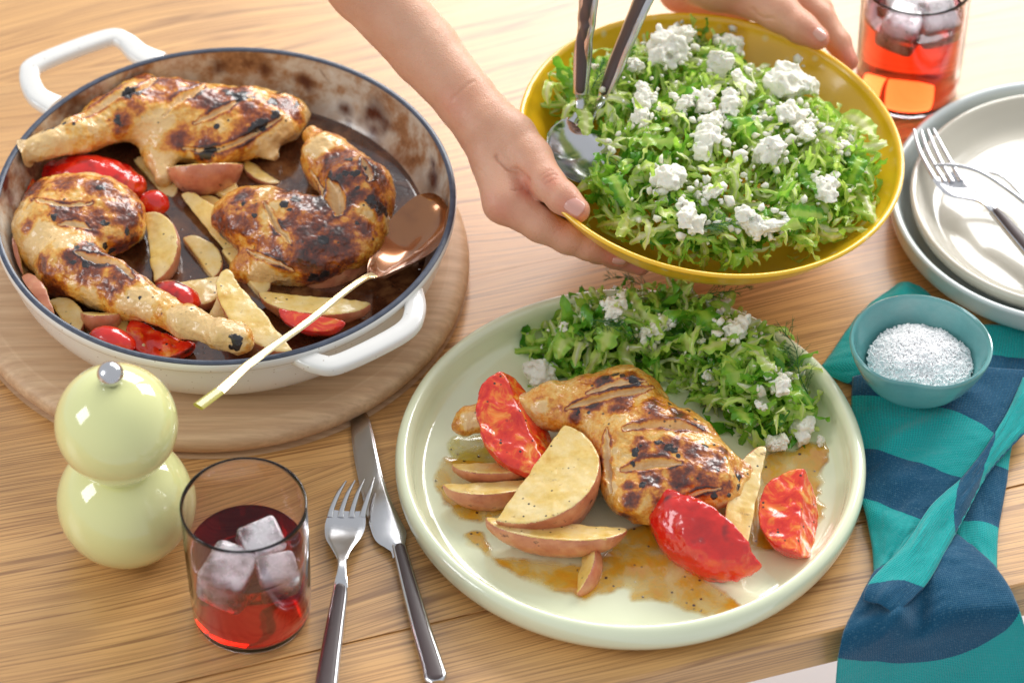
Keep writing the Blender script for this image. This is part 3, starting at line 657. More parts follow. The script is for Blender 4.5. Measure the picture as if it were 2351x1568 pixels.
W_('pink skinned potato wedge under the near chicken leg by the burnt pan wall', (60, 950, 4.2), (120, 1170, 4.3), (-.8, -.5, .5), r_=1.2, half=60, seed=12)
W_('pink skinned potato wedge between the curved chicken leg and the gold spoon', (1350, 1150, 3.9), (1690, 990, 3.9), (.2, -.8, .5), r_=1.6, half=60, seed=13)
W_('narrow yellow potato wedge behind the long one in the pan centre', (900, 770, 4.0), (1010, 880, 3.8), (985, 780, 4.0), half=50, seed=14)
W_('dark potato wedge behind the tomato skin in the pan centre', (600, 600, 4.2), (760, 790, 3.8), (760, 650, 4.2), half=45, seed=15)
W_('potato wedge deep in the sauce next to the long yellow one', (700, 800, 3.6), (860, 880, 3.5), (800, 740, 3.7), half=50, seed=16)
W_('potato wedge in the shade under the back chicken leg by the dark gap', (1010, 660, 3.8), (1160, 740, 3.8), (1130, 620, 4.0), half=50, seed=17)
T_ = lambda lab, *a, **k: wedge('tomato_wedge', lab, *a, group=GT, **k)
T_('dark red roast tomato skin side up beneath the back drumstick', (190, 690, 4.0), (650, 740, 4.0), (.1, -.2, 1), r_=1.9, half=85, seed=21, bumpy=.1)
T_('bright red tomato piece peeping out behind the near drumstick', (690, 1200, 5.0), (900, 1270, 5.0), (.1, .3, 1), r_=1.1, half=80, seed=22, bumpy=.1)
T_('dark red tomato half open beneath the near drumstick', (600, 1320, 5.2), (870, 1430, 5.2), (680, 1480, 5.2), half=60, seed=23, scoop=.3, bumpy=.1)
T_('small orange red tomato piece against the near pan wall', (405, 1400, 5.4), (610, 1455, 5.4), (0, -.3, 1), r_=.9, half=80, seed=24)
T_('red and orange tomato wedge under the spoon handle by the pan rim', (1270, 1270, 5.3), (1560, 1330, 5.6), (1420, 1380, 5.4), half=45, seed=25)
W_('sunken potato wedge in the dark gap between the back and the curved chicken leg', (1120, 600, 4.2), (1270, 700, 4.0), (1190, 700, 4.2), half=50, seed=18)
W_('small potato wedge in the sauce just nearer than the red crumbed wedge', (830, 960, 4.3), (960, 1130, 4.3), (960, 990, 4.5), half=50, seed=19)
W_('pale potato wedge half under the scorched edge of the curved chicken leg', (1000, 1010, 4.4), (1180, 1210, 4.3), (1180, 1060, 4.5), half=50, seed=61)
W_('potato wedge lying flat between the back chicken leg and the curved one', (880, 700, 4.2), (1060, 780, 4.2), (1000, 670, 4.3), half=50, seed=62)
wedge('tomato_wedge', 'small collapsed tomato piece in the sauce near the red crumbed potato wedge', (640, 780, 4.3), (760, 830, 4.3), (0, -.4, 1), r_=.95, half=80, group=GT, seed=63, bumpy=.1)
W_('potato wedge by the pan wall below the near drumstick, between two tomato pieces', (560, 1300, 4.9), (660, 1440, 4.9), (560, 1400, 4.9), half=50, seed=20)
T_('burnt tomato piece at the edge of the pan behind the near leg', (20, 680, 4.8), (90, 960, 4.6), (130, 760, 5.2), half=60, seed=26, bumpy=.15)
# on the dinner plate
GQ, GU = 'potato wedges on the plate', 'roast tomato pieces on the plate'
Q_ = lambda lab, *a, **k: wedge('potato_wedge', lab, *a, cr_=CE, group=GQ, h=.06, **k)
Q_('large potato wedge with broad cut face up, leaning on the others on the plate', (690, 622, 3.6), (428, 985, 2.9), (815, 850, 4.1), half=42, seed=31, bumpy=.05)
Q_('red skinned potato wedge at the near edge, beneath the large wedge', (395, 975, 2.3), (935, 1022, 2.3), (.05, -.9, -.45), r_=2.1, half=46, seed=32)
Q_('potato wedge lying lowest at the end away from the chicken, red skin out', (228, 850, 1.8), (590, 830, 1.8), (-.1, -.9, -.35), r_=1.75, half=44, seed=33)
Q_('small red potato wedge half hidden under the standing tomato', (258, 768, 1.9), (600, 760, 1.9), (-.1, -.9, -.4), r_=1.45, half=44, seed=34)
Q_('yellow potato piece sticking out beneath the red skinned wedge at the near edge', (775, 1085, .9), (738, 1278, .9), (1.0, -.3, -.2), r_=1.3, half=62, seed=35)
wedge('potato_wedge', 'long slim pale potato wedge standing between the chicken and the small tomato', (645, 760, 2.8), (555, 1225, 2.0), (455, 1090, 2.5), half=40, cr_=CF, group=GQ, h=.06, seed=36)
wedge('tomato_wedge', 'standing roast tomato wedge with charred tip next to the salad', (455, 405, 4.8), (625, 800, 2.8), (378, 660, 3.8), half=66, cr_=CE, group=GU, h=.06, seed=41, thick=1.0, scoop=.22, bumpy=.09)
wedge('tomato_wedge', 'smooth red tomato wedge skin side up at the near rim of the plate', (175, 985, 2.0), (605, 1255, 1.7), (-.38, -.8, .42), r_=2.5, half=66, cr_=CF, group=GU, h=.06, seed=42, bumpy=.09)
wedge('tomato_wedge', 'smallest tomato wedge with pale core beside the slim potato wedge', (800, 855, 2.7), (770, 1190, 2.0), (600, 1080, 2.2), half=60, cr_=CF, group=GU, h=.06, seed=43, scoop=.12, bumpy=.06)

# ------------------------------------------------------------------ sauces
def sauce_mat(name, c1, c2, c3, alpha=1.0):
    m = Mat(name); n = m.noise(50, 6, .65, dist=.4)
    c = m.ramp(n, [(.30, c1), (.5, c2), (.7, c3)])
    v = m.voro(240); pk = m.ramp(m.n('SeparateColor', Color=v.outputs['Color']).outputs[0], [(.84, 0.0), (.86, 1.0)])
    dot = m.math('MULTIPLY', m.ramp(v.outputs['Distance'], [(.16, 1.0), (.30, 0.0)]), pk)
    c = m.mix(dot, c, (.06, .025, .012))
    m.p(Base_Color=c, Roughness=.06, Coat_Weight=1.0, Coat_Roughness=.03, Specular_IOR_Level=.6)
    if alpha < 1: m.p(Alpha=m.math('MULTIPLY', m.attr('body'), m.math('MAXIMUM', dot, m.math('ADD', m.math('MULTIPLY', m.ramp(n, [(.40, 1.0), (.58, 0.0)]), 1-alpha), alpha))))
    m.bump(m.math('ADD', n, dot), .25, .0008); return m.m
V, F = lathe([(12.62, 3.86), (12.45, 3.92), (12.2, 3.9), (6, 3.90), (0, 3.90)], pc, 120)
o = mk('pan_sauce', V, [f[::-1] for f in F], sauce_mat('pan_juices', (.04, .013, .007), (.09, .030, .012), (.26, .11, .04)), smooth=60); tag(o, 'dark brown cooking juices pooled in the bottom of the white pan', 'sauce')
def puddle(name, poly, z, mat, label, hgt=.07, edge=.5, cr_=None, seed=0):
    w = np.array([P(*cr_(x, y), z) for x, y in poly]); w = cr(w, 6, closed=True)
    lo, hi = w.min(0)-.3, w.max(0)+.3; h = .12
    xs = np.arange(lo[0], hi[0], h); ys = np.arange(lo[1], hi[1], h); X, Y = np.meshgrid(xs, ys, indexing='ij'); p = np.stack([X, Y, X*0], -1)
    a = w[:, :2]; b = np.roll(a, -1, 0); ins = np.zeros(X.shape, bool); dm = np.full(X.shape, 9e9)
    for (x0, y0), (x1, y1) in zip(a, b):
        c = (y0 > Y) != (y1 > Y); xx = (x1-x0)*(Y-y0)/(y1-y0+1e-12)+x0; ins ^= c & (X < xx)
        L2 = (x1-x0)**2+(y1-y0)**2+1e-9; t = np.clip(((X-x0)*(x1-x0)+(Y-y0)*(y1-y0))/L2, 0, 1)
        dm = np.minimum(dm, np.hypot(X-x0-t*(x1-x0), Y-y0-t*(y1-y0)))
    d = np.where(ins, dm, -dm)+.22*fbm(p, 1.3, 3, seed)
    Z = z+hgt*(np.sqrt(np.clip(d/edge, 0, 1)))-.03*(d <= 0)
    idx = np.arange(X.size).reshape(X.shape); q = np.stack([idx[:-1, :-1], idx[1:, :-1], idx[1:, 1:], idx[:-1, 1:]], -1).reshape(-1, 4)
    keep = (d.ravel()[q] > -.10).sum(1) >= 1; keep = (d.ravel()[q] > 0).any(1); q = q[keep]; u, inv = np.unique(q, return_inverse=True)
    V = np.stack([X.ravel(), Y.ravel(), Z.ravel()], -1)[u]
    o = mk(name, V, inv.reshape(-1, 4), mat, smooth=180, attrs={'body': np.clip(d.ravel()[u]/.35, 0, 1)}, origin=[V[:, 0].mean(), V[:, 1].mean(), z]); return tag(o, label, 'sauce', 'sauce puddles on the plate')
SM = sauce_mat('amber_sauce', (.56, .20, .005), (.76, .43, .025), (.82, .60, .14), .48)
OM = sauce_mat('olive_oil', (.58, .45, .03), (.66, .56, .10), (.70, .66, .25), .4)
puddle('sauce_puddle', [(200, 770), (270, 740), (420, 760), (640, 900), (560, 960), (330, 1000), (230, 940), (175, 860)], .535, SM, 'orange sauce under the potatoes at the end away from the chicken', cr_=CE, seed=1)
puddle('sauce_puddle', [(300, 1045), (380, 1040), (430, 1130), (560, 1140), (680, 1160), (820, 1150), (900, 1050), (1060, 1000), (1180, 1150), (1390, 1330), (1300, 1375), (1080, 1325), (960, 1310), (930, 1270), (840, 1285), (760, 1300), (600, 1260), (430, 1170), (330, 1090)], .535, SM, 'amber sauce with pepper specks along the near side of the plate', cr_=CE, seed=2)
puddle('sauce_puddle', [(640, 790), (760, 760), (900, 700), (920, 760), (890, 860), (870, 960), (900, 1020), (780, 1160), (640, 1200), (560, 1150), (600, 900)], .535, SM, 'tan sauce around the smallest tomato wedge near the feta', cr_=CF, seed=3)
puddle('sauce_puddle', [(240, 680), (420, 650), (600, 700), (560, 790), (300, 780)], .535, OM, 'clear yellow oil between drumstick end and potatoes', cr_=CE, seed=4)
# ================================================================== cutlery
BRN = Mat('brown_inlay'); BRN.p(Base_Color=(.070, .045, .045), Roughness=.42, Specular_IOR_Level=.6); BRN.bump(BRN.noise(400, 2), .05, .0004)
SATIN = Mat('satin_steel'); SATIN.p(Base_Color=(.60, .60, .62), Metallic=1.0, Roughness=SATIN.ramp(SATIN.noise(1, 3, .5, vec=SATIN.map(scale=(60, 60, 60))), [(.3, .14), (.7, .28)])); SATIN.bump(SATIN.noise(90, 3), .04, .0004)
def strip(path, hw, dish=0.0, th=.14, nw=12, up=(0, 0, 1)):
    """metal sheet along path: half width hw, dish depth (array or number), thickness th"""
    path = np.asarray(path, float); m = len(path); hw = np.broadcast_to(np.asarray(hw, float), (m,)); dish = np.broadcast_to(np.asarray(dish, float), (m,))
    T = np.gradient(path, axis=0); T /= np.linalg.norm(T, axis=1)[:, None]+1e-9; U = np.broadcast_to(np.asarray(up, float), (m, 3))
    Sd = np.cross(T, U); Sd /= np.linalg.norm(Sd, axis=1)[:, None]; U2 = np.cross(Sd, T)
    u = np.linspace(-1, 1, nw); e = np.sqrt(np.clip(1-u**8, 0, 1))
    top = path[:, None]+Sd[:, None]*(hw[:, None]*u)[..., None]+U2[:, None]*(dish[:, None]*(u*u-1)+th/2*e*np.minimum(1, hw[:, None]/.1))[..., None]
    bot = path[:, None]+Sd[:, None]*(hw[:, None]*u)[..., None]+U2[:, None]*(dish[:, None]*(u*u-1)-th/2*e*np.minimum(1, hw[:, None]/.1))[..., None]
    V = np.concatenate([top.reshape(-1, 3), bot.reshape(-1, 3)]); o = m*nw; F = []
    for i in range(m-1):
        for k in range(nw-1):
            a = i*nw+k; F.append((a, a+1, a+nw+1, a+nw)); F.append((o+a, o+a+nw, o+a+nw+1, o+a+1))
        for k in (0, nw-1):
            a = i*nw+k; F.append((a, a+nw, o+a+nw, o+a) if k == 0 else (a, o+a, o+a+nw, a+nw))
    for i in (0, m-1):
        for k in range(nw-1):
            a = i*nw+k; F.append((a, o+a, o+a+1, a+1) if i == 0 else (a, a+1, o+a+1, o+a))
    return V, F
def along(cr_, pts, n=10):
    """pts: (x, y, z, ...) in a crop -> smooth world path and interpolated extras"""
    w = np.array([np.append(P(*cr_(p[0], p[1]), p[2]), p[3:]) for p in pts]); c = cr(w, n); return c[:, :3], c[:, 3:]
def handle(parent, cr_, pts, n=14, ih=.10, inset=.72, off=0.0):
    path, ex = along(cr_, pts, n); hw = ex[:, 0]
    L = np.linalg.norm(np.diff(path, axis=0), axis=1).cumsum(); t = np.concatenate([[0], L/L[-1]])
    V, F = sweep(path, hw, .27, n=20, power=2.6); mk('handle', V, F, SATIN.m, parent, smooth=50)
    e = np.clip(np.minimum(t, 1-t)/.035, 0, 1); e = np.sqrt(1-(1-e)**2); k = slice(1, -1)
    T_ = np.gradient(path, axis=0); S_ = np.cross(T_, (0, 0, 1.0)); U_ = np.cross(S_, T_); U_ /= np.linalg.norm(U_, axis=1)[:, None]
    p2 = path+U_*.16; Vi, Fi = sweep(p2[k], hw[k]*inset*np.clip(e[k], .12, 1)+.001, .20*np.clip(e[k], .3, 1), n=20, power=2.4)
    mk('handle_inlay', Vi, Fi, BRN.m, parent, smooth=50)
def fork(label, cr_, tines, head, hpts, group=None, px=.0111, dish=.12):
    base = P(*cr_(head[-1][0], head[-1][1]), head[-1][2])
    f = thing('fork', base, label, 'fork', group)
    path, ex = along(cr_, head, 8); V, F = strip(path, ex[:, 0]*px, dish*np.clip(np.linspace(1, -.5, len(path)), 0, 1), .16)
    parts = [(V, F)]
    mk('head', V, F, SATIN.m, f, smooth=50)
    for tn in tines:
        p, e = along(cr_, tn, 6); V, F = sweep(p, e[:, 0]*px, .085, n=12, power=2.6); mk('tine', V, F, SATIN.m, f, smooth=50)
    if hpts: handle(f, cr_, [(a, b, c, d*px) for a, b, c, d in hpts])
    return f
fork('fork lying beside the pink tumbler with its tines on the knife blade', CH,
    [[(279, 500, 1.0, 4), (240, 560, .95, 12), (205, 640, .80, 15), (193, 690, .7, 18)], [(326, 497, 1.0, 4), (290, 560, .95, 12), (257, 650, .80, 15), (250, 690, .7, 18)],
     [(376, 491, 1.0, 4), (342, 560, .95, 12), (314, 648, .80, 15), (308, 690, .7, 18)], [(427, 483, 1.0, 5), (402, 560, .95, 13), (376, 645, .80, 16), (364, 690, .7, 20)]],
    [(285, 655, .78, 95), (280, 700, .70, 104), (272, 745, .66, 107), (262, 800, .72, 92), (258, 850, .9, 58), (258, 900, 1.15, 30), (258, 950, 1.3, 24), (254, 1010, 1.25, 30), (250, 1060, 1.1, 38)],
    [(250, 1045, 1.05, 36), (244, 1110, .9, 42), (222, 1250, .75, 48), (196, 1420, .62, 54), (170, 1600, .5, 60), (150, 1760, .42, 62)])
kb = P(*CH(560, 850), .4); kn = thing('knife', kb, 'table knife with brown handle between the fork and the green plate', 'knife')
path, ex = along(CH, [(352, 122, .22, 6), (350, 130, .22, 26), (351, 150, .22, 42), (356, 190, .22, 53), (366, 260, .22, 60), (384, 370, .22, 64), (410, 490, .24, 66), (442, 600, .27, 72), (478, 700, .30, 82), (505, 765, .34, 88), (522, 800, .38, 82), (540, 832, .42, 58), (556, 860, .46, 42), (566, 900, .46, 40)], 8)
V, F = strip(path, ex[:, 0]*.0111, -.045, .12, 16); mk('blade', V, F, STEEL, kn, smooth=50)
handle(kn, CH, [(558, 840, .46, .42), (590, 960, .50, .46), (630, 1110, .52, .52), (680, 1290, .52, .58), (735, 1470, .48, .64), (752, 1535, .46, .66), (760, 1568, .44, .40)])
# stacked forks on the plates
fork('fork lying across the two stacked plates, tines over their edge', CI,
    [[(570, 848, 3.3, 7), (605, 980, 3.1, 13), (660, 1090, 2.9, 15), (720, 1190, 2.7, 18)], [(618, 856, 3.3, 7), (655, 980, 3.1, 13), (705, 1080, 2.9, 15), (770, 1190, 2.7, 18)],
     [(660, 850, 3.3, 7), (710, 980, 3.1, 13), (755, 1075, 2.9, 15), (820, 1190, 2.7, 18)], [(697, 845, 3.3, 7), (760, 970, 3.1, 13), (810, 1060, 2.9, 15), (880, 1180, 2.7, 20)]],
    [(775, 1140, 2.8, 95), (820, 1200, 2.65, 100), (865, 1240, 2.55, 90), (930, 1275, 2.6, 55), (1000, 1305, 2.8, 30), (1050, 1340, 2.9, 27), (1100, 1385, 2.8, 34)],
    [(1085, 1375, 2.8, 32), (1140, 1430, 2.6, 40), (1210, 1510, 2.4, 46), (1300, 1610, 2.2, 52), (1400, 1730, 2.0, 56)], 'forks on the stacked plates', px=.0103)
f2 = thing('fork', P(*CI(1289, 1320), 2.0), 'second fork on its side, a thin steel arc through the tines of the first', 'fork', 'forks on the stacked plates')
path, ex = along(CI, [(700, 1082, 3.5, 5), (780, 1078, 3.55, 8), (870, 1086, 3.5, 10), (960, 1108, 3.3, 12), (1050, 1150, 3.0, 13), (1140, 1210, 2.7, 14), (1220, 1265, 2.5, 17), (1300, 1325, 2.3, 22)], 8)
V, F = sweep(path, ex[:, 0]*.0100, .13, n=14); mk('head', V, F, SATIN.m, f2, smooth=60)
path, ex = along(CI, [(1060, 1128, 2.75, 6), (1130, 1150, 2.6, 8), (1200, 1200, 2.4, 9), (1280, 1290, 2.3, 10)], 8)
V, F = sweep(path, ex[:, 0]*.0100, .10, n=12); mk('tine', V, F, SATIN.m, f2, smooth=60)
# gold serving spoon
GOLD = Mat('brushed_gold'); GOLD.p(Base_Color=(.88, .72, .42), Metallic=1.0, Roughness=GOLD.ramp(GOLD.noise(1, 3, .5, vec=GOLD.map(scale=(70, 70, 300))), [(.3, .20), (.7, .34)]))
gs = thing('serving_spoon', P(*CA(1700, 1120), 7.3), 'long gold serving spoon resting on the rim of the white pan', 'spoon')
path, ex = along(CA, [(1985, 770, 6.7, 30), (1972, 800, 6.3, 90), (1935, 850, 5.9, 128), (1880, 925, 5.6, 148), (1820, 1005, 5.6, 138), (1765, 1065, 6.0, 104), (1712, 1112, 6.7, 54), (1680, 1130, 7.1, 26)], 8)
dsh = np.interp(np.linspace(0, 1, len(path)), [0, .15, .5, .85, 1], [.1, .5, .9, .5, 0])
bowlm = Mat('brown_gold'); bowlm.p(Base_Color=bowlm.mix(bowlm.ramp(bowlm.noise(60, 4), [(.45, 0.0), (.7, .5)]), (.36, .14, .045), (.16, .045, .015)), Metallic=.7, Roughness=.22, Coat_Weight=1.0, Coat_Roughness=.05)  # spoon bowl in mottled brown gold, darker than the handle
V, F = strip(path, ex[:, 0]*.0139, dsh, .10, 18, up=(-.35, -.35, 1)); mk('bowl', V, F, bowlm.m, gs, smooth=60)
path, ex = along(CA, [(1690, 1125, 7.0, 26), (1650, 1138, 7.35, 17), (1560, 1200, 7.6, 17), (1400, 1330, 7.85, 18), (1230, 1450, 8.1, 20), (1100, 1545, 8.5, 22)], 8)
V, F = strip(path, ex[:, 0]*.0139, .0, .2, 8); mk('handle', V, F, GOLD.m, gs, smooth=50)
cb = lambda x, y: CB(x, y)
path2, _ = along(CA, [(1100, 1545, 8.5, 22)]+[(1100, 1545, 8.5, 22)], 2)
pa = P(*CA(1115, 1535), 8.46); pb = P(*CB(912, 352), 9.3); pcc = P(*CB(826, 416), 9.6)
V, F = strip(cr([pa, (pa+pb)/2, pb], 6), np.linspace(.30, .36, 13), .0, .22, 8); mk('handle', V, F, GOLD.m, gs, smooth=50)
V, F = strip(cr([pb+(pa-pb)*.001, (pb+pcc)/2, pcc], 6), np.linspace(.365, .38, 13), .0, .25, 8); mk('handle_tip', V, F, plain('olive_enamel', (.42, .36, .03), .3, Coat_Weight=.6), gs, smooth=50)
# salad servers in the bowl
def server(label, bowlpts, neck, hpts):
    s_ = thing('serving_spoon', P(*CC(*neck[0][:2]), neck[0][2]), label, 'spoon', 'salad servers in the yellow bowl')
    if bowlpts:
        path, ex = along(CC, bowlpts, 8); dsh = np.interp(np.linspace(0, 1, len(path)), [0, .15, .5, .85, 1], [.15, .45, .85, .45, .05])
        V, F = strip(path, ex[:, 0]*.0118, dsh, .12, 22); mk('bowl', V, F, STEEL, s_, smooth=60)
    path, ex = along(CC, neck, 8); V, F = sweep(path, ex[:, 0]*.0118, .13, n=16, power=2.4); mk('neck', V, F, SATIN.m, s_, smooth=50)
    handle(s_, CC, [(a, b, c, d*.0118) for a, b, c, d in hpts], inset=.62)
server('steel salad spoon with its empty shiny bowl against the rim of the yellow bowl', [(1480, 985, 9.4, 30), (1465, 950, 9.3, 105), (1425, 880, 9.2, 155), (1375, 800, 9.3, 160), (1330, 720, 9.5, 120), (1330, 670, 9.8, 60), (1350, 640, 10.0, 30)],
    [(1345, 655, 9.9, 26), (1385, 600, 10.2, 24), (1392, 540, 10.6, 26), (1392, 490, 11.2, 36)], [(1392, 500, 11.1, 40), (1405, 300, 13.5, 50), (1425, 120, 16, 54), (1440, -60, 18.5, 56), (1455, -260, 21, 58)])
server('second steel salad server, its handle slanting over the greens', None,
    [(1400, 700, 8.8, 60), (1440, 640, 9.3, 32), (1480, 580, 9.9, 28), (1530, 490, 10.8, 40)], [(1520, 510, 10.6, 44), (1590, 330, 12.8, 56), (1660, 160, 15, 62), (1730, -10, 17.2, 66), (1800, -200, 19.5, 70)])
# ================================================================== yellow bowl
BOWLC = P(1634, 326, 9.0); bz = 9.0; BRAD = 12.15
TILT = R(6.0)                                    # the bowl is held slightly tipped to one side
def tiltp(v):
    v = np.asarray(v, float)-BOWLC; c, s = cos(TILT), sin(TILT)
    return np.stack([v[..., 0]*c+v[..., 2]*s, v[..., 1], -v[..., 0]*s+v[..., 2]*c], -1)+BOWLC
YM = Mat('yellow_glaze'); vv = YM.voro(95); 
pk = YM.ramp(YM.n('SeparateColor', Color=vv.outputs['Color']).outputs[0], [(.72, 0.0), (.76, 1.0)])
dt = YM.math('MULTIPLY', YM.ramp(vv.outputs['Distance'], [(.10, 1.0), (.30, 0.0)]), pk)
ycol = YM.mix(YM.noise(14, 4), (.84, .43, .008), (.94, .58, .02))
ycol = YM.mix(YM.math('MULTIPLY', dt, .8), ycol, (.80, .70, .42))
YM.p(Base_Color=ycol, Roughness=.28, Coat_Weight=.6, Coat_Roughness=.1); YM.bump(YM.noise(40, 3), .12, .001)
prof = cr([(0, -5.9), (4.2, -5.9), (4.6, -6.2), (5.0, -6.1), (5.6, -5.6), (8.2, -4.2), (10.6, -2.0), (11.8, -.35), (12.05, -.05), (12.1, .12), (11.95, .22), (11.7, .05), (11.3, -.6), (9.8, -2.2), (7.6, -3.9), (5.0, -5.2), (0, -5.5)], 5)
V, F = lathe(prof, BOWLC, 160); V = tiltp(V)
o = mk('salad_bowl', V, F, YM.m, smooth=60, origin=BOWLC-[0, 0, 6.2]); tag(o, 'speckled yellow serving bowl of green salad held up by two hands', 'bowl')

# ================================================================== salt bowl, napkin
SBC = P(2112, 783, 5.0); sbc = np.array([SBC[0], SBC[1], 0.0])
TG = Mat('turquoise_glaze'); tn = TG.noise(22, 5, .6); TG.p(Base_Color=TG.mix(TG.ramp(TG.noise(90, 3), [(.45, 0.0), (.7, .35)]), TG.ramp(tn, [(.3, (.09, .29, .29)), (.55, (.15, .40, .40)), (.75, (.28, .50, .49))]), (.12, .27, .27)), Roughness=.22, Coat_Weight=.7, Coat_Roughness=.08); TG.bump(tn, .25, .0015)
out = cr([(0, 1.3), (1.7, 1.3), (2.3, 1.55), (3.3, 2.6), (3.9, 4.0), (4.05, 4.85)], 6).tolist()+[[4.03, 5.0], [3.93, 5.05], [3.83, 4.95]]+cr([(3.78, 4.8), (3.5, 3.9), (2.9, 2.8), (1.8, 2.1), (0, 1.95)], 6).tolist()
V, F = lathe(out, sbc, 120); a = np.arctan2(V[:, 1]-sbc[1], V[:, 0]-sbc[0]); k = np.clip((V[:, 2]-1.5)/3.5, 0, 1)
wob = .02+.05*np.cos(2*a+.6)+.025*np.cos(3*a+1.0)-.13*np.exp(-((((a+1.75+pi) % (2*pi))-pi)/.38)**2)
V[:, :2] = sbc[:2]+(V[:, :2]-sbc[:2])*(1+(wob*k)[:, None]); V[:, 2] += k*(.12*np.sin(2*a+.3)-.35*np.exp(-((((a+1.75+pi) % (2*pi))-pi)/.5)**2))
o = mk('salt_bowl', V, F, TG.m, smooth=60, origin=sbc+[0, 0, 1.3]); tag(o, 'small wavy turquoise bowl of sea salt standing on the napkin', 'bowl')
SALT = Mat('sea_salt'); SALT.p(Base_Color=(.99, .99, 1.0), Roughness=.8, Subsurface_Weight=.8, Subsurface_Radius=(.002, .002, .002), Specular_IOR_Level=.6)
rs = np.random.RandomState(3); vs = []; fs = []; cnt = 0
gx, gy = np.meshgrid(np.linspace(-3.4, 3.4, 60), np.linspace(-3.4, 3.4, 60), indexing='ij'); gr = np.hypot(gx-.15, gy+.1)
def salt_h(x, y):
    r = np.hypot(x-.2, y+.05); return 2.85+1.5*np.clip(1-(r/3.4)**2, 0, 1)**.8+.22*vn(np.stack([x, y, x*0], -1), 1.4, 2)
gz = salt_h(gx, gy)+.10*vn(np.stack([gx, gy, gx*0], -1), 6, 5)
V0 = np.stack([gx.ravel()+sbc[0], gy.ravel()+sbc[1], gz.ravel()], -1); idx = np.arange(3600).reshape(60, 60)
q = np.stack([idx[:-1, :-1], idx[1:, :-1], idx[1:, 1:], idx[:-1, 1:]], -1).reshape(-1, 4); q = q[(gr.ravel()[q] < 3.1).all(1)]
fs = [tuple(x) for x in q]; vs = [V0]; cnt = 3600
cube = np.array([(x, y, z) for x in (-1, 1) for y in (-1, 1) for z in (-1, 1)], float); cf = [(0, 1, 3, 2), (4, 6, 7, 5), (0, 4, 5, 1), (2, 3, 7, 6), (0, 2, 6, 4), (1, 5, 7, 3)]
from mathutils import Euler
for i in range(2600):
    r = 3.05*sqrt(rs.rand()); t = rs.rand()*2*pi; x, y = r*cos(t)+.1, r*sin(t)-.05
    M_ = np.array(Euler(rs.rand(3)*6.28).to_matrix()); s_ = np.array([1, .9, .35])*(.04+.075*rs.rand()**1.5)
    v = (cube*s_)@M_.T+[x+sbc[0], y+sbc[1], float(salt_h(np.array(x), np.array(y)))+.03+.05*rs.rand()]
    vs.append(v); fs += [tuple(k+cnt for k in f) for f in cf]; cnt += 8
sv = np.concatenate(vs); sa = np.arctan2(sv[:, 1]-sbc[1], sv[:, 0]-sbc[0])
sw = .02+.05*np.cos(2*sa+.6)+.025*np.cos(3*sa+1.0)-.13*np.exp(-((((sa+1.75+pi) % (2*pi))-pi)/.38)**2)
sv[:, :2] = sbc[:2]+(sv[:, :2]-sbc[:2])*(1+.6*sw)[:, None]
o = mk('sea_salt', sv, fs, SALT.m, smooth=0, kind='stuff', origin=sbc+[0, 0, 2]); tag(o, 'white flaky sea salt heaped in the turquoise bowl')

def cloth_mat(seed):
    m = Mat('teal_linen')
    tealc = m.mix(m.noise(30, 4), (.005, .34, .33), (.014, .45, .43)); dark = m.mix(m.noise(40, 4), (.004, .055, .125), (.012, .11, .21))
    d = m.attr('dark'); edge = m.math('MULTIPLY', m.math('SUBTRACT', m.noise(700, 2), .5), .10)
    c = m.mix(m.ramp(m.math('ADD', d, edge), [(.47, 0.0), (.53, 1.0)]), tealc, dark)
    uv = m.n('Attribute', dict(attribute_name='weave')).outputs['Vector']
    w1 = m.n('TexWave', dict(bands_direction='X'), Vector=uv, Scale=2.4, Distortion=1.2, Detail=2.0, Detail_Scale=2.0).outputs['Fac']; w2 = m.n('TexWave', dict(bands_direction='Y'), Vector=uv, Scale=2.4, Distortion=1.2, Detail=2.0, Detail_Scale=2.0).outputs['Fac']
    wv = m.math('MULTIPLY', w1, w2); wx = m.math('MAXIMUM', w1, w2)
    c = m.mix(m.math('MULTIPLY', m.ramp(m.noise(900, 3, .7), [(.54, 0.0), (.70, 1.0)]), .3), c, (.22, .42, .50))
    c = m.mix(m.math('MULTIPLY', m.math('SUBTRACT', 1.0, wx), .5), c, (.004, .04, .06))
    m.p(Base_Color=c, Roughness=.85, Specular_IOR_Level=.2, Sheen_Weight=.25, Sheen_Roughness=.4); m.bump(m.math('ADD', wx, m.math('MULTIPLY', m.noise(500, 3), .6)), .5, .0006); return m.m
LINEN = cloth_mat(0)
nap = thing('napkin', P(*CG(560, 700), .1), 'crumpled teal and navy checked linen napkin under the salt bowl, hanging over the table edge', 'napkin')
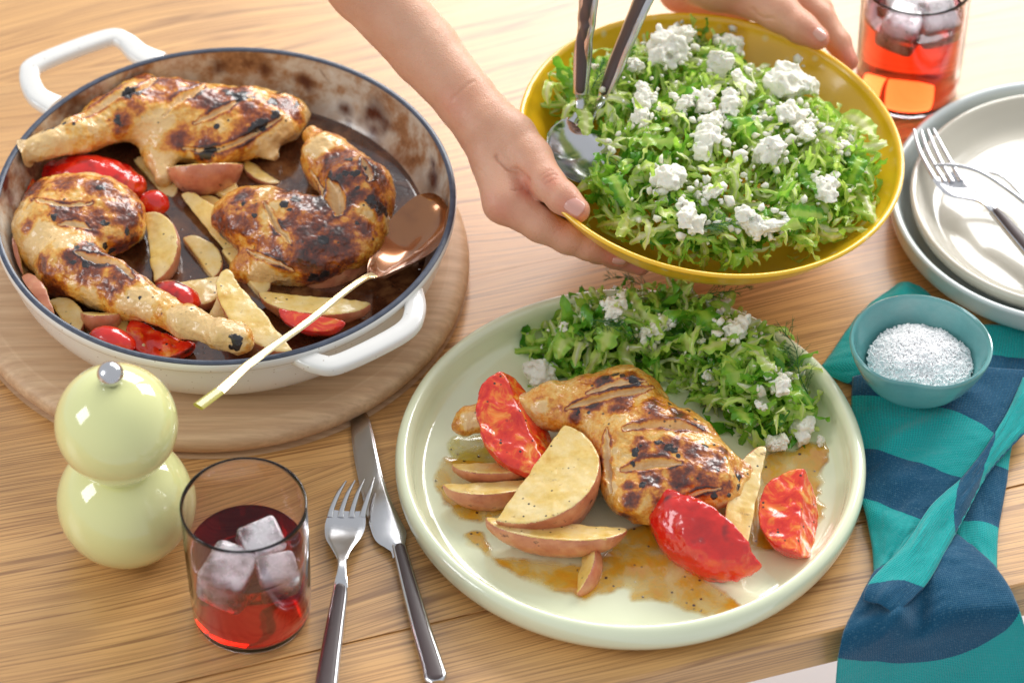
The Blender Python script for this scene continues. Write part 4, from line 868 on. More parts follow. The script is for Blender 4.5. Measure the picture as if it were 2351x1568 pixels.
def cloth(left, right, bands, nu=48, nv=110, bulge=.5, seed=0, folds=None, name='fold', hem=False):
    """sheet between two edge curves (x, y, z in crop CG); bands: list of (v0, v1, slant) dark stretches along the length"""
    A = cr([P(*CG(x, y), z) for x, y, z in left], 12); B = cr([P(*CG(x, y), z) for x, y, z in right], 12)
    def res(c):
        L = np.concatenate([[0], np.linalg.norm(np.diff(c, axis=0), axis=1).cumsum()]); t = np.linspace(0, L[-1], nv); return np.stack([np.interp(t, L, c[:, i]) for i in range(3)], -1), L[-1]
    A, la = res(A); B, lb = res(B); u = np.linspace(0, 1, nu); v = np.linspace(0, 1, nv)
    G = A[:, None]*(1-u)[None, :, None]+B[:, None]*u[None, :, None]; U, Vv = np.meshgrid(u, v)
    G[..., 2] += bulge*np.sin(pi*U)**.6*1.0+.26*vn(np.stack([U*2.2, Vv*7, U*0], -1), 1, seed)*np.sin(pi*U)+.10*vn(np.stack([U*5, Vv*14, U*0], -1), 1, seed+3)+.04*vn(np.stack([U*12, Vv*36, U*0], -1), 1, seed+6)
    if folds:
        for (u0, v0, du, dv, hgt, ang) in folds:
            uu = (U-u0)*cos(ang)+(Vv-v0)*sin(ang); ww = -(U-u0)*sin(ang)+(Vv-v0)*cos(ang); G[..., 2] += hgt*np.exp(-(uu/du)**2-(ww/dv)**2)
    dark = np.zeros_like(U)
    for b in bands:
        v0, v1, sl = b[:3]; cv = b[3] if len(b) > 3 else 0
        s_ = Vv-sl*(U-.5)-cv*(U-.5)**2; w = .012; dark = np.maximum(dark, np.clip((s_-v0)/w+.5, 0, 1)*np.clip((v1-s_)/w+.5, 0, 1))
    W = np.linalg.norm(A-B, axis=1).mean(); wv = np.stack([U*W, Vv*la, U*0], -1).reshape(-1, 3)
    V = G.reshape(-1, 3); idx = np.arange(nu*nv).reshape(nv, nu)
    F = np.stack([idx[:-1, :-1], idx[:-1, 1:], idx[1:, 1:], idx[1:, :-1]], -1).reshape(-1, 4)
    o = mk(name, V, F, LINEN, nap, smooth=180, attrs={'dark': dark.ravel(), 'weave': wv})
    md = o.modifiers.new('thick', 'SOLIDIFY'); md.thickness = .0011; md.offset = -1
    return o
# bottom layers first
cloth([(470, 70, .3), (330, 180, .3), (200, 360, .35), (190, 400, .3), (330, 460, .3)], [(560, 90, .5), (600, 130, .5), (600, 250, .5), (600, 380, .5), (560, 460, .5)], [(.93, 1.2, 0)], bulge=.45, seed=1)
cloth([(760, 230, .25), (700, 420, .25), (700, 640, .25), (690, 900, .25), (690, 1020, .25), (740, 1090, .2)], [(1010, 240, .2), (1010, 420, .2), (905, 640, .2), (872, 830, .2), (842, 1000, .2), (836, 1145, .15)], [(.62, .85, -.02), (.14, .30, .0)], bulge=.35, seed=2)
cloth([(300, 420, .6), (298, 560, .6), (330, 700, .6), (312, 830, .6), (345, 920, .6), (375, 1050, .5), (385, 1170, .5)], [(960, 400, .9), (930, 470, .9), (870, 590, .9), (740, 770, .9), (640, 880, .9), (560, 990, .9), (500, 1080, .8)],
    [(-.2, .20, .25, .1), (.515, .765, .22, -.12)], bulge=.55, seed=3, nu=60, folds=[(.5, .05, .3, .06, .35, .4), (.35, .34, .3, .05, .3, -.3), (.2, .75, .3, .05, .2, .3)])
# hanging swirl over the edge: from the table it drops below
cloth([(384, 1150, .9), (330, 1250, .8), (270, 1370, .7), (246, 1450, -.2), (238, 1520, -2.2), (232, 1600, -4.8), (226, 1700, -8)], [(690, 1015, .7), (800, 1100, .8), (880, 1200, .7), (925, 1300, .2), (965, 1420, -2.6), (1000, 1560, -6), (1030, 1700, -9)],
    [(.07, .655, -.06, -.9)], bulge=.55, seed=4, nu=70, nv=130, folds=[(.30, .40, .06, .16, .9, .5), (.22, .30, .10, .12, .3, .4), (.44, .37, .09, .12, -.8, .3), (.62, .5, .2, .2, .3, .3)])
cloth([(945, 420, 1.3), (870, 580, 1.4), (740, 770, 1.5), (600, 900, 1.55), (500, 1050, 1.6), (390, 1160, 1.7), (350, 1220, 1.7), (345, 1260, 1.5)], [(975, 590, 1.0), (880, 690, 1.0), (795, 790, 1.1), (720, 930, 1.15), (650, 1060, 1.35), (575, 1190, 1.6), (490, 1280, 1.75), (450, 1310, 1.6)],
    [(.30, .52, .12), (.90, 1.2, -.1)], bulge=.28, seed=5, nu=36, folds=[(.25, .72, .12, .05, .25, .6)])
def hem(pts, r=.09):
    w = cr([P(*CG(x, y), z) for x, y, z in pts], 14); t = np.arange(len(w)); w[:, 2] += .03*np.sin(t*1.9); rr = r*(1+.25*np.sin(t*1.9+1))
    V, F = sweep(w, rr, rr*.7, n=8); L = np.linalg.norm(np.diff(w, axis=0), axis=1).sum()
    mk('hem', V, F, LINEN, nap, smooth=180, attrs={'dark': np.repeat(np.clip(np.sin(np.linspace(0, 9, len(w)))*4, 0, 1), 8), 'weave': V})
hem([(945, 425, 1.35), (870, 582, 1.40), (740, 772, 1.45), (600, 902, 1.5), (500, 1052, 1.55), (390, 1162, 1.62), (352, 1222, 1.55)])
hem([(925, 455, 1.25), (880, 600, 1.3), (760, 785, 1.35), (628, 925, 1.42), (525, 1070, 1.5), (520, 1090, 1.5)], .05)
hem([(978, 592, 1.1), (880, 692, 1.1), (797, 792, 1.18), (722, 932, 1.22), (652, 1062, 1.28), (577, 1192, 1.38), (490, 1282, 1.42)], .06)
# ================================================================== person: two hands holding the bowl
def skin_mat():
    m = Mat('skin'); n = m.noise(16, 5, .6); f = m.noise(420, 3, .6); fr = m.noise(130, 3, .6)
    c = m.ramp(n, [(.3, (.60, .28, .17)), (.5, (.68, .36, .23)), (.7, (.74, .43, .29))])
    c = m.mix(m.math('MULTIPLY', m.attr('pink'), .75), c, (.62, .17, .11))
    c = m.mix(m.ramp(fr, [(.66, 0.0), (.76, .18)]), c, (.35, .13, .07))
    m.p(Base_Color=c, Roughness=.42, Specular_IOR_Level=.4, Subsurface_Weight=.35, Subsurface_Radius=(.010, .0040, .0022), Subsurface_Scale=.5, Coat_Weight=.12, Coat_Roughness=.3)
    v = m.voro(700, feat='DISTANCE_TO_EDGE'); m.bump(m.math('ADD', m.math('MULTIPLY', f, .5), m.math('MULTIPLY', v.outputs[0], .8)), .55, .0009); return m.m
SKIN = skin_mat(); NAIL = plain('nail', (.66, .33, .26), .22, Coat_Weight=.7, Coat_Roughness=.12, Subsurface_Weight=.2, Subsurface_Radius=(.004, .002, .001))
per = thing('person', (-2, 60, 30), 'bare forearms and hands of a person lowering the yellow salad bowl', 'person')
def hand(cr_, px, chains, k, grooves, pinks, h=.09, nails=(), seed=0):
    pts = []; Q = []
    for kk, ch in chains:
        w = [(P(*cr_(x, y), z), r*px) for x, y, z, r in ch]
        for (a, ra), (b, rb) in zip(w[:-1], w[1:]): Q.append((kk, a, b, ra, rb)); pts += [a-ra, a+ra, b-rb, b+rb]
    pts = np.array(pts); lo, hi = pts.min(0)-.3, pts.max(0)+.3
    def f(G):
        d = None; cur = None; acc = None
        for kk, a, b, ra, rb in Q:
            if kk != cur:
                if acc is not None: d = acc if d is None else smin(d, acc, k)
                acc = None; cur = kk
            v = rcone(G, a, b, ra, rb); acc = v if acc is None else smin(acc, v, .35)
        d = acc if d is None else smin(d, acc, k)
        return d
    V, F = surfnet(f, lo, hi, h); N = vnormals(V, F); disp = .03*fbm(V, .7, 2, seed)
    for pl, w, dep in grooves:
        H = surf_hits(V, N, [cr_(*p) for p in cr(pl, 4)]); d = seg_dist(V, H); disp -= dep*np.exp(-(d/w)**2)
    pk = np.zeros(len(V))
    if pinks:
        H = surf_hits(V, N, [cr_(b[0], b[1]) for b in pinks])
        for q, b in zip(H, pinks): pk = np.maximum(pk, np.exp(-(np.linalg.norm(V-q, axis=1)/(b[2]*px))**2)*(b[3] if len(b) > 3 else 1))
    V2 = V+N*disp[:, None]
    o = mk('arm', V2, F, SKIN, per, smooth=180, attrs={'pink': pk})
    for (x, y, ang, ln, wd, z) in nails:
        c = surf_hits(V2, N, [cr_(x, y)])[0]; i = np.argmin(((V-c)**2).sum(1)); near = ((V-c)**2).sum(1) < (.3)**2; n = norm(N[near].mean(0))
        scr = RGT*cos(ang)-UPV*sin(ang); t = norm(scr-n*(scr@n)); s_ = np.cross(n, t)
        nu = 14; g = []
        for a_ in np.linspace(-1, 1, nu):
            for b_ in np.linspace(-1, 1, nu):
                # squircle outline
                aa = a_*sqrt(1-b_*b_*.32); bb = b_*sqrt(1-a_*a_*.32); g.append(c+t*aa*ln+s_*bb*wd+n*(.045-.42*wd*bb*bb-.12*ln*aa*aa))
        idx = np.arange(nu*nu).reshape(nu, nu); Fq = np.stack([idx[:-1, :-1], idx[1:, :-1], idx[1:, 1:], idx[:-1, 1:]], -1).reshape(-1, 4)
        no = mk('fingernail', np.array(g), Fq, NAIL, o, smooth=180)
        md = no.modifiers.new('thick', 'SOLIDIFY'); md.thickness = .0004; md.offset = 0
    return o
hand(CC, .0118, [
    (0, [(60, -330, 19.0, 225), (250, -80, 16.2, 205), (560, 270, 13.0, 182), (790, 545, 11.2, 158), (880, 680, 10.6, 150)]),
    (1, [(860, 640, 10.4, 140), (930, 830, 9.6, 128), (985, 1030, 8.8, 108), (985, 1090, 8.6, 98)]),
    (2, [(900, 640, 10.8, 135), (1020, 740, 10.4, 135), (1120, 850, 10.1, 118), (1215, 975, 10.2, 88), (1300, 1060, 10.2, 82), (1375, 1125, 10.0, 66)]),
    (3, [(960, 900, 9.2, 120), (985, 1080, 8.7, 104), (1180, 1205, 8.0, 88), (1330, 1275, 7.3, 80), (1440, 1315, 6.8, 74), (1600, 1372, 5.9, 58)]),
    (4, [(1000, 900, 8.6, 110), (1060, 1060, 7.8, 95), (1250, 1230, 6.8, 78), (1480, 1340, 5.6, 66), (1580, 1375, 5.0, 62), (1715, 1425, 4.6, 50)]),
    (5, [(1010, 880, 8.2, 100), (1110, 1000, 7.0, 88), (1330, 1190, 5.6, 74), (1560, 1300, 4.0, 64), (1690, 1360, 3.4, 50)]),
    (6, [(1010, 860, 8.0, 95), (1150, 950, 6.4, 80), (1340, 1090, 4.8, 66), (1500, 1180, 3.6, 52)]),
    ], .55, [([(940, 830), (1010, 890), (1110, 970)], .16, .20), ([(1190, 960), (1240, 930), (1275, 935)], .07, .05), ([(1200, 985), (1250, 955), (1285, 960)], .06, .05), ([(1175, 945), (1220, 910), (1260, 912)], .06, .04),
      ([(1100, 1000), (1060, 1010), (1030, 1010)], .07, .07), ([(1260, 1245), (1320, 1190)], .07, .045), ([(1240, 1235), (1295, 1180)], .06, .03), ([(1450, 1330), (1480, 1280)], .06, .03), ([(700, 530), (760, 470), (830, 430)], .12, .05), ([(830, 900), (880, 940)], .07, .03), ([(1385, 1180), (1400, 1175)], .05, .03)],
    [(1350, 1130, 100), (1600, 1380, 110), (1240, 960, 70, .6), (1100, 1000, 80, .8), (960, 1150, 90, .6), (1720, 1420, 90), (900, 1080, 80, .4), (1300, 1200, 60, .5), (700, 560, 90, .4)],
    nails=[(1357, 1103, .62, .62, .52, 0), (1607, 1398, .30, .44, .26, 0)], seed=3)
hand(CD, .0123, [
    (0, [(170, -560, 15.5, 200), (300, -330, 13.2, 190), (420, -150, 11.8, 185)]),
    (1, [(330, -150, 11.6, 170), (420, -90, 10.8, 150), (600, -30, 10.4, 128), (740, 60, 10.1, 104), (860, 150, 9.8, 84), (950, 205, 9.6, 62)]),
    (2, [(500, -160, 11.0, 150), (800, -60, 9.6, 95), (960, 90, 8.4, 76), (1060, 230, 7.4, 66), (1115, 330, 6.8, 52)]),
    (3, [(300, -120, 10.4, 160), (230, -60, 9.2, 130), (420, -20, 8.4, 110), (560, 40, 7.6, 80)]),
    (4, [(560, -180, 10.4, 130), (830, -100, 8.2, 85), (960, 60, 6.8, 70), (1040, 200, 5.8, 50)]),
    (5, [(540, -160, 9.8, 120), (780, -60, 7.0, 80), (880, 120, 5.4, 62), (920, 240, 4.4, 46)]),
    ], .5, [([(600, 60), (640, 100), (700, 110)], .1, .08)], [(960, 220, 90), (1110, 330, 90), (500, 60, 120, .6), (200, 80, 120, .6)], nails=[(965, 180, .75, .45, .36, 0)], seed=8, h=.1)
# ================================================================== salads
def leaf_mat(name, cols, tr=.45):
    m = Mat(name); inf = m.n('ObjectInfo').outputs['Random']; n = m.noise(120, 4, .6)
    v = m.math('ADD', m.math('MULTIPLY', m.attr('pale'), .55), m.math('ADD', m.math('MULTIPLY', m.attr('tone'), .62), m.math('MULTIPLY', inf, .22)), clamp=True)
    v = m.math('ADD', v, m.math('MULTIPLY', m.math('SUBTRACT', n, .5), .35), clamp=True)
    c = m.ramp(v, cols); m.p(Base_Color=c, Roughness=.30, Coat_Weight=.35, Coat_Roughness=.12, Specular_IOR_Level=.5); m.bump(m.noise(260, 4, .6, dist=.6), .5, .0010)
    t = m.n('BsdfTranslucent', Color=c); mx = m.n('MixShader', Fac=tr); m.t.links.new(m.b.outputs[0], mx.inputs[1]); m.t.links.new(t.outputs[0], mx.inputs[2]); m.t.links.new(mx.outputs[0], m.out.inputs['Surface']); return m.m
LEAF = leaf_mat('romaine', [(0, (.06, .28, .018)), (.2, (.18, .48, .035)), (.42, (.42, .70, .08)), (.65, (.66, .82, .18)), (.85, (.78, .84, .34)), (1, (.88, .89, .64))])
rsl = np.random.RandomState(11)
def shred(L, w, curl, frill, tone, rib, twist):
    nl, nw_ = 26, 6; t = np.linspace(0, 1, nl); u = np.linspace(-1, 1, nw_)
    a = curl*(t-.5)*2+.5*np.sin(t*6+rsl.rand()*6); step = L/(nl-1)
    x = np.cumsum(np.cos(a))*step; z = np.cumsum(np.sin(a))*step; y = .25*np.sin(t*4+rsl.rand()*6)*L*.3
    c = np.stack([x-x.mean(), y-y.mean(), z-z.mean()], -1); T = np.gradient(c, axis=0); T /= np.linalg.norm(T, axis=1)[:, None]
    up = np.stack([-np.sin(a), 0*a, np.cos(a)], -1); Sd = np.cross(T, up); tw = twist*(t-.5)
    Sd2 = Sd*np.cos(tw)[:, None]+up*np.sin(tw)[:, None]; Up2 = up*np.cos(tw)[:, None]-Sd*np.sin(tw)[:, None]
    wt = w*(1-.75*np.abs(2*t-1)**4)*(.8+.3*vn(np.stack([t*5, t*0, t*0], -1), 1, rsl.randint(99)))
    T2, U2 = np.meshgrid(t, u, indexing='ij'); ph = rsl.rand()*6
    fr = frill*np.abs(U2)**1.3*np.sin(T2*L*rsl.uniform(6, 9)+ph+U2*1.5)+frill*.5*np.sin(T2*L*3.1+ph*2+U2*3)*np.abs(U2)
    fr += .10*vn(np.stack([T2*L*2.5, U2*2, T2*0], -1), 1, rsl.randint(99))
    V = c[:, None]+Sd2[:, None]*(wt[:, None]*U2/2*(1+.15*np.sin(T2*L*8+ph)))[..., None]+Up2[:, None]*fr[..., None]
    V += Up2[:, None]*(.10*rib*np.exp(-(U2/.35)**2))[..., None]
    pale = np.clip(rib*np.exp(-(U2/.4)**2)+.15*vn(np.stack([T2*4, U2, T2*0], -1), 1, 3), 0, 1)
    idx = np.arange(nl*nw_).reshape(nl, nw_); F = np.stack([idx[:-1, :-1], idx[1:, :-1], idx[1:, 1:], idx[:-1, 1:]], -1).reshape(-1, 4)
    return V.reshape(-1, 3), F, pale.ravel(), np.full(V[..., 0].size, tone)
VAR = []
for k in range(30):
    q = rsl.rand(); tone = [.0, .25, .5, .8][min(3, int(q*4))]+.1*rsl.rand(); L = rsl.uniform(2.6, 5.4)
    if k % 6 == 5: VAR.append(shred(rsl.uniform(1.6, 2.8), rsl.uniform(.4, .7), rsl.uniform(.2, .8), .03, 1.0, 1.0, rsl.uniform(-.5, .5)))
    else: VAR.append(shred(L, rsl.uniform(.42, .95), rsl.uniform(.6, 2.6)*rsl.choice([-1, 1]), rsl.uniform(.07, .15), tone, rsl.uniform(0, .8) if q > .3 else 0, rsl.uniform(-2.5, 2.5)))
MESH = {}
def shred_mesh(k, par):
    if k not in MESH:
        V, F, pa, to = VAR[k]; o = mk('lettuce_shred', V, F, LEAF, par, origin=np.zeros(3), smooth=180, attrs={'pale': pa, 'tone': to}); MESH[k] = o.data; return o
    o = bpy.data.objects.new('lettuce_shred', MESH[k]); sc.collection.objects.link(o); o.parent = par; return o
def salad(label, name_origin, sampler, n_part, n_stuff, scale, seed, tone_w):
    rs = np.random.RandomState(seed); root = thing('salad', name_origin, label, 'salad'); org = np.asarray(name_origin)
    w = np.array([tone_w[min(3, int(v[3][0]*4))] if v[3][0] < 1 else .5 for v in VAR]); w = w/w.sum()
    VV = []; FF = []; PA = []; TO = []; off = 0
    for i in range(n_part+n_stuff):
        part = i >= n_stuff; p = sampler(rs, part, i); k = rs.choice(len(VAR), p=w); s_ = scale*rs.uniform(.75, 1.2)
        e = Euler((rs.normal(0, .65), rs.normal(0, .55), rs.rand()*6.28)); 
        if part:
            o = shred_mesh(k, root); o.location = (p-org)*S; o.rotation_euler = e; o.scale = (s_,)*3
        else:
            V, F, pa, to = VAR[k]; V = V@np.array(e.to_matrix()).T*s_+p; VV.append(V); FF.append(F+off); off += len(V); PA.append(pa); TO.append(to)
    if VV: mk('chopped_lettuce', np.concatenate(VV), np.concatenate(FF), LEAF, root, smooth=180, attrs={'pale': np.concatenate(PA), 'tone': np.concatenate(TO)}, kind='stuff')
    return root
def inpoly(x, y, poly):
    ins = False
    for (x0, y0), (x1, y1) in zip(poly, poly[1:]+poly[:1]):
        if (y0 > y) != (y1 > y) and x < (x1-x0)*(y-y0)/(y1-y0)+x0: ins = not ins
    return ins
def pdist(x, y, poly):
    p = np.array([[x, y, 0.]]); q = np.array([[a, b, 0.] for a, b in poly+poly[:1]]); return seg_dist(p, q)[0]
# bowl: heap over the glazed inside
bpx = [(1275, 225), (1330, 170), (1420, 120), (1500, 85), (1600, 78), (1680, 120), (1760, 165), (1850, 205), (1930, 250), (2010, 295), (2015, 370), (1990, 440), (1930, 500), (1830, 545), (1720, 572), (1600, 572), (1500, 560), (1410, 520), (1350, 460), (1310, 400), (1290, 300)]
bw = [tuple(P(x, y, 8.9)[:2]) for x, y in bpx]
def bowl_h(x, y):
    if not inpoly(x, y, bw): return 8.4-(x-BOWLC[0])*sin(TILT)
    d = pdist(x, y, bw); return 8.8+1.9*(1-np.exp(-d/2.0))-(x-BOWLC[0])*sin(TILT)*.9+.25*float(vn(np.array([x*.5, y*.5, 0.]), 1, 4))
def samp_bowl(rs, part, i):
    while True:
        x, y = BOWLC[0]+rs.uniform(-12, 12), BOWLC[1]+rs.uniform(-12, 12)
        if inpoly(x, y, bw) and np.hypot(x-BOWLC[0], y-BOWLC[1]) < 10.9:
            d = pdist(x, y, bw)
            sx, sy = proj(np.array([x, y, 9.2])); 
            if d > .15 and ((sx-1322)/72)**2+((sy-350)/78)**2 > 1: break
    z = bowl_h(x, y); return np.array([x, y, z-(rs.uniform(.0, .45) if part else rs.uniform(.45, 1.5))])
salad('shredded romaine and herb salad heaped in the yellow bowl', BOWLC-[0, 0, 2.5], samp_bowl, 300, 760, 1.0, 21, [.10, .22, .40, .60])
MESHROOT = None
ppx = [(1225, 785), (1300, 735), (1420, 700), (1560, 700), (1690, 745), (1790, 810), (1850, 890), (1862, 960), (1790, 1010), (1720, 1010), (1660, 975), (1580, 905), (1500, 868), (1400, 862), (1300, 862), (1235, 840)]
pw_ = [tuple(P(x, y, .9)[:2]) for x, y in ppx]
def plate_h(x, y):
    if not inpoly(x, y, pw_): return .7
    d = pdist(x, y, pw_); return .85+4.2*(1-np.exp(-d/2.2))+.3*float(vn(np.array([x*.6, y*.6, 0.]), 1, 8))
def samp_plate(rs, part, i):
    while True:
        x = rs.uniform(min(a for a, b in pw_), max(a for a, b in pw_)); y = rs.uniform(min(b for a, b in pw_), max(b for a, b in pw_))
        if inpoly(x, y, pw_) and pdist(x, y, pw_) > .15: break
    z = plate_h(x, y); return np.array([x, y, max(.8, z-(rs.uniform(.0, .5) if part else rs.uniform(.5, 2.2)))])
MESH.clear()
salad('fresh green shredded romaine and dill salad beside the chicken on the pale green plate', P(1560, 850, .6), samp_plate, 290, 420, 1.08, 33, [.16, .36, .48, .32])
# dill
DILL = plain('dill_green', (.035, .15, .025), .45)
def dill_mesh(seed, L=3.6):
    rs = np.random.RandomState(seed); parts = []; st = cr([(0, 0, 0), (L*.3, .15, .25), (L*.65, -.1, .45), (L, .2, .3)], 5); parts.append(sweep(st, np.linspace(.045, .02, len(st)), n=5))
    for k in range(26):
        t = rs.uniform(.12, 1); b = st[int(t*(len(st)-1))]; a = rs.choice([-1, 1])*rs.uniform(.4, 1.2); l = rs.uniform(.5, 1.1)*(1.25-.6*t)
        d = np.array([cos(a), sin(a), rs.uniform(-.2, .7)]); e = b+d*l; parts.append(sweep(np.array([b, (b+e)/2+[0, 0, .04], e]), [.018, .015, .010], n=3))
        for j in range(5):
            tt = rs.uniform(.3, 1); m_ = b+(e-b)*tt; a2 = a+rs.uniform(-.9, .9); e2 = m_+np.array([cos(a2), sin(a2), rs.uniform(-.4, .6)])*rs.uniform(.18, .42); parts.append(sweep(np.array([m_, e2]), [.014, .008], n=3))
    return join(parts)
def on_mound(px, py, hf, z0):
    z = z0
    for _ in range(6): p = P(px, py, z); z = .5*z+.5*(hf(p[0], p[1])+.1)
    return P(px, py, z)
DV = [dill_mesh(k) for k in range(3)]
for k, (px, py, yaw, s_, lab, hf, z0) in enumerate([
    (1350, 745, -.6, .9, 'feathery dill sprig at the end of the plate salad nearest the pan', plate_h, 3), (1600, 700, .2, .9, 'dill sprig lying along the top of the plate salad', plate_h, 3.5),
    (1500, 672, 2.9, .8, 'dill sprig at the far top of the plate salad', plate_h, 3.4), (1855, 905, 1.9, 1.05, 'long dark dill sprig standing up at the rim of the green plate', None, 2.0),
    (1590, 545, .2, .95, 'dill sprig at the near edge of the yellow bowl', bowl_h, 9.5), (1660, 545, 2.6, .8, 'second dill sprig at the near edge of the yellow bowl beside the feta pair', bowl_h, 9.5),
    (1360, 215, 1.0, .8, 'dill sprig behind the salad spoon handles in the yellow bowl', bowl_h, 9.5)]):
    V, F = DV[k % 3]; q = P(px, py, z0) if hf is None else on_mound(px, py, hf, z0)+[0, 0, .45]
    V = rotz(V*s_, yaw)
    if hf is None: V = V@np.array(Euler((0, 0, 0)).to_matrix()); V[:, 2] = V[:, 2]+.45*V[:, 1]
    tag(mk('dill_sprig', V+q, F, DILL, smooth=180), lab, 'dill sprig', 'dill sprigs')
# feta
FM = Mat('feta'); fn_ = FM.noise(110, 5, .65); FM.p(Base_Color=FM.ramp(fn_, [(.3, (.74, .71, .56)), (.6, (.84, .82, .72))]), Roughness=.55, Subsurface_Weight=.4, Subsurface_Radius=(.004, .003, .0025), Subsurface_Scale=.6); FM.bump(FM.noise(190, 5, .7), .6, .0016)
def feta_mesh(seed):
    rs = np.random.RandomState(seed); bl = [(rs.uniform(-.55, .55, 3)*[1, .8, .5], rs.uniform(.16, .50)) for _ in range(15)]
    rm = [np.array(Euler(rs.rand(3)*6).to_matrix()) for _ in bl]
    def f(G):
        d = None
        for (c, r), m_ in zip(bl, rm):
            q = np.abs((G-c)@m_.T)-r*.72; b = np.linalg.norm(np.maximum(q, 0), axis=-1)+np.minimum(q.max(-1), 0)-r*.14; d = b if d is None else smin(d, b, .06)
        return d+.11*fbm(G, 3.4, 4, seed)
    V, F = surfnet(f, (-1.5, -1.4, -1.2), (1.5, 1.4, 1.2), .06)
    return V/np.abs(V[:, :2]).max(), F
FV = [feta_mesh(50+k) for k in range(7)]; FMESH = {}
rf = np.random.RandomState(77)
def feta(px, py, r, label, hf, z0, group, sc_=30.0, lift=.25, flat=1.0, k=None):
    rc = r/sc_; p = (P(px, py, z0) if hf is None else on_mound(px, py, hf, z0))+[0, 0, lift*rc+(.22 if hf else 0)]; k = rf.randint(len(FV)) if k is None else k
    if k not in FMESH:
        o = mk('feta_crumble', FV[k][0], FV[k][1], FM.m, origin=np.zeros(3), smooth=60); FMESH[k] = o.data
    else:
        o = bpy.data.objects.new('feta_crumble', FMESH[k]); sc.collection.objects.link(o)
    o.location = p*S; o.scale = (rc*1.02, rc*1.02, rc*.95*flat); o.rotation_euler = (rf.uniform(-.6, .6), rf.uniform(-.6, .6), rf.rand()*6.28); o.scale = (o.scale[0]*rf.uniform(.8, 1.1), o.scale[1]*rf.uniform(.8, 1.1), o.scale[2]*rf.uniform(.65, .95)); return tag(o, label, 'feta', group)
GB, GF = 'feta crumbles on the bowl salad', 'feta crumbles on the plate'
BF = [(215, 225, 34, 'feta crumble highest at the far wall of the yellow bowl, by the green leaf strip'), (130, 312, 46, 'broad feta crumble just nearer than the topmost one in the bowl'), (490, 270, 36, 'lone feta crumble against the bare far wall of the yellow bowl, under the thumb'),
      (420, 378, 36, 'feta crumble between the lone far one and the bowl centre'), (545, 475, 32, 'feta crumble leaning on a green strip beyond the bowl centre'), (790, 490, 60, 'longest slab of feta, towards the bare orange wall of the bowl'),
      (225, 590, 26, 'small feta crumble first in the row across the bowl centre'), (335, 590, 42, 'feta crumble in the centre of the bowl beside the tall one'), (470, 600, 36, 'tall upright feta crumble in the middle of the bowl'), (390, 700, 30, 'feta lump directly below the tall upright one'),
      (820, 655, 46, 'feta crumble nearer than the longest slab in the bowl'), (885, 745, 36, 'feta crumble touching the one nearer than the longest slab'), (690, 850, 48, 'chunky feta crumble alone between centre and near rim of the bowl'), (370, 790, 38, 'low flat feta crumble nearer than the bowl centre'),
      (150, 980, 46, 'large blocky feta crumble near the thumb side of the bowl'), (375, 1050, 30, 'dressed feta crumble right of the blocky one in the bowl'), (255, 1185, 46, 'feta crumble at the near edge of the bowl above the rim'), (590, 1215, 36, 'white feta of the pair at the near rim of the bowl'),
      (715, 1235, 34, 'feta with a beige patch, of the pair at the near rim of the bowl'), (985, 1040, 40, 'feta crumble by the big pale lettuce rib near the bowl rim'), (20, 525, 24, 'small feta crumble beside the second salad server'), (10, 650, 26, 'feta crumble just nearer than the small one beside the second server'),
      (1090, 800, 20, 'tiny feta crumble near the leaf that hangs over the bowl rim'), (640, 660, 15, 'tiny feta crumb between the tall crumble and the chunky one')]
for x, y, r, lab in BF: px, py = CD(x, y); feta(px, py, r, lab, bowl_h, 10.0, GB)
for px, py, r, lab in [(1458, 160, 24, 'feta crumble behind the slanting salad server handle'), (1475, 240, 30, 'feta crumble between the slanting server and the bowl centre')]: feta(px, py, r, lab, bowl_h, 10.0, GB)
for px, py, r, lab, z0, hf in [(1418, 712, 37, 'feta crumble on top of the plate salad beside the dill', 3, plate_h), (1296, 758, 18, 'small feta crumble at the thin end of the plate salad', 2, plate_h), (1245, 868, 54, 'largest wet feta crumble behind the standing tomato on the plate', .9, None),
      (1505, 772, 34, 'feta crumble lying on a leaf in the middle of the plate salad', 3, plate_h), (1690, 765, 40, 'smooth wedge of feta on the far side of the plate salad', 3, plate_h), (1792, 893, 40, 'feta slab by the dill at the plate rim', 2.2, plate_h),
      (1745, 940, 25, 'small block of feta under the slab by the dill', 1.6, plate_h), (1838, 992, 42, 'feta crumble at the edge of the tan sauce, nearer the rim', .9, None), (1782, 1022, 34, 'feta crumble at the edge of the tan sauce, nearer the chicken', .9, None), (1884, 1014, 15, 'smallest browned feta crumb at the end of the tan sauce', .8, None),
      (1652, 712, 22, 'feta crumble near the top of the plate salad by the dill stems', 3.2, plate_h), (1608, 792, 14, 'tiny feta crumb in the middle of the plate salad', 3, plate_h), (1078, 842, 9, 'single white feta crumb alone on the bare plate', .65, None), (1340, 692, 13, 'feta crumb on the inner far rim of the green plate', 1.6, None), (1628, 872, 16, 'feta crumb in the lettuce close to the chicken', 2.5, plate_h)]:
    feta(px, py, r, lab, hf, z0, GF, 34.0)
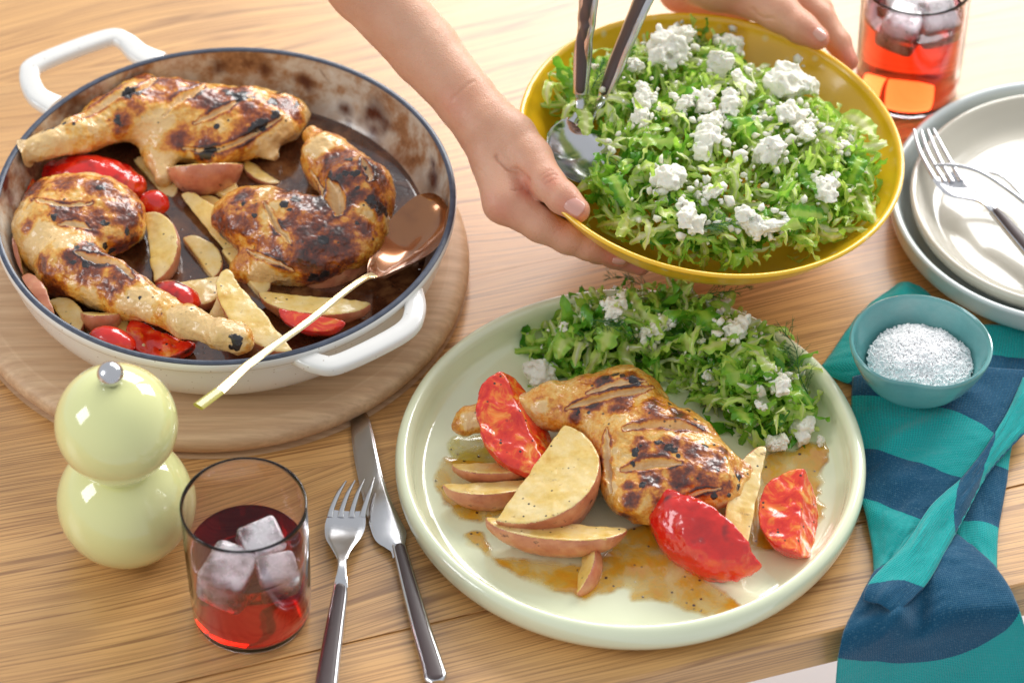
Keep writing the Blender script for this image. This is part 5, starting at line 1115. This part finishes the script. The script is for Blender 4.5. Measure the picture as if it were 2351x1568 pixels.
# crumbs of feta scattered over both heaps
def crumbs(label, sampler, n, seed, zoff, near, hf, z0):
    rs = np.random.RandomState(seed); VV = []; FF = []; off = 0
    base = np.array([(1, 0, 0), (-1, 0, 0), (0, 1, 0), (0, -1, 0), (0, 0, 1), (0, 0, -1), (.6, .6, .6), (-.6, .6, .5), (.6, -.6, -.6), (-.6, -.6, .6)], float)
    import bmesh
    bm = bmesh.new(); bmesh.ops.create_icosphere(bm, subdivisions=1, radius=1); bv = np.array([v.co[:] for v in bm.verts]); bf = np.array([[v.index for v in f.verts] for f in bm.faces]); bm.free()
    for i in range(n):
        p = sampler(rs, True, i); r = rs.uniform(.07, .24)
        if i % 3:
            q = near[rs.randint(len(near))]; a = rs.rand()*6.28; p = on_mound(q[0]+cos(a)*q[2]*rs.uniform(.7, 1.5), q[1]+sin(a)*q[2]*rs.uniform(.6, 1.1), hf, z0)-[0, 0, .1]; r *= 1.25
        r = r*(1 if rs.rand() > .25 else 1.5)
        v = bv*(1+.75*vn(bv, 2.4, rs.randint(999)))[:, None]*r*rs.uniform(.6, 1.2, 3)+p+[0, 0, zoff+.1]; VV.append(v); FF.append(bf+off); off += len(v)
    tag(mk('feta_crumbs', np.concatenate(VV), np.concatenate(FF), FM.m, smooth=0, kind='stuff'), label)
crumbs('fine white feta crumbs scattered through the salad in the yellow bowl', samp_bowl, 330, 5, .42, [(*CD(x, y), r) for x, y, r, _ in BF], bowl_h, 10)
crumbs('fine white feta crumbs scattered through the salad on the green plate', samp_plate, 110, 6, .42, [(1418, 712, 37), (1505, 772, 34), (1690, 765, 40), (1792, 893, 40), (1652, 712, 22)], plate_h, 3)
# a few larger torn leaves lying on top of the heaps
BIG = [shred(rsl.uniform(3.6, 5.0), rsl.uniform(1.5, 2.3), rsl.uniform(.5, 1.3)*rsl.choice([-1, 1]), rsl.uniform(.16, .26), rsl.uniform(.05, .7), rsl.uniform(.4, .9), rsl.uniform(-1.4, 1.4)) for _ in range(10)]
def leaves(root_name, spots, hf, z0, sc_):
    root = [o for o in sc.collection.objects if o.name.startswith('salad') and not o.name.startswith('salad_') and abs(_org[o.name]-root_name).max() < 1e-6][0]
    for k, (px, py) in enumerate(spots):
        V, F, pa, to = BIG[k % len(BIG)]; p = on_mound(px, py, hf, z0)+[0, 0, .25]; e = Euler((rsl.normal(0, .45), rsl.normal(0, .4), rsl.rand()*6.28))
        mk('lettuce_leaf', V@np.array(e.to_matrix()).T*sc_+p, F, LEAF, root, smooth=180, attrs={'pale': pa, 'tone': to})
leaves(P(1560, 850, .6), [(1310, 790), (1400, 770), (1480, 730), (1530, 800), (1590, 830), (1600, 740), (1660, 800), (1700, 870), (1740, 830), (1780, 900), (1810, 960), (1700, 960), (1440, 830), (1560, 680), (1650, 700)], plate_h, 3, .85)
leaves(BOWLC-[0, 0, 2.5], [(1340, 280), (1420, 440), (1500, 330), (1560, 500), (1650, 430), (1700, 300), (1760, 520), (1860, 420), (1900, 330), (1960, 400), (1500, 130), (1850, 500), (1440, 510), (1980, 300)], bowl_h, 10, .72)
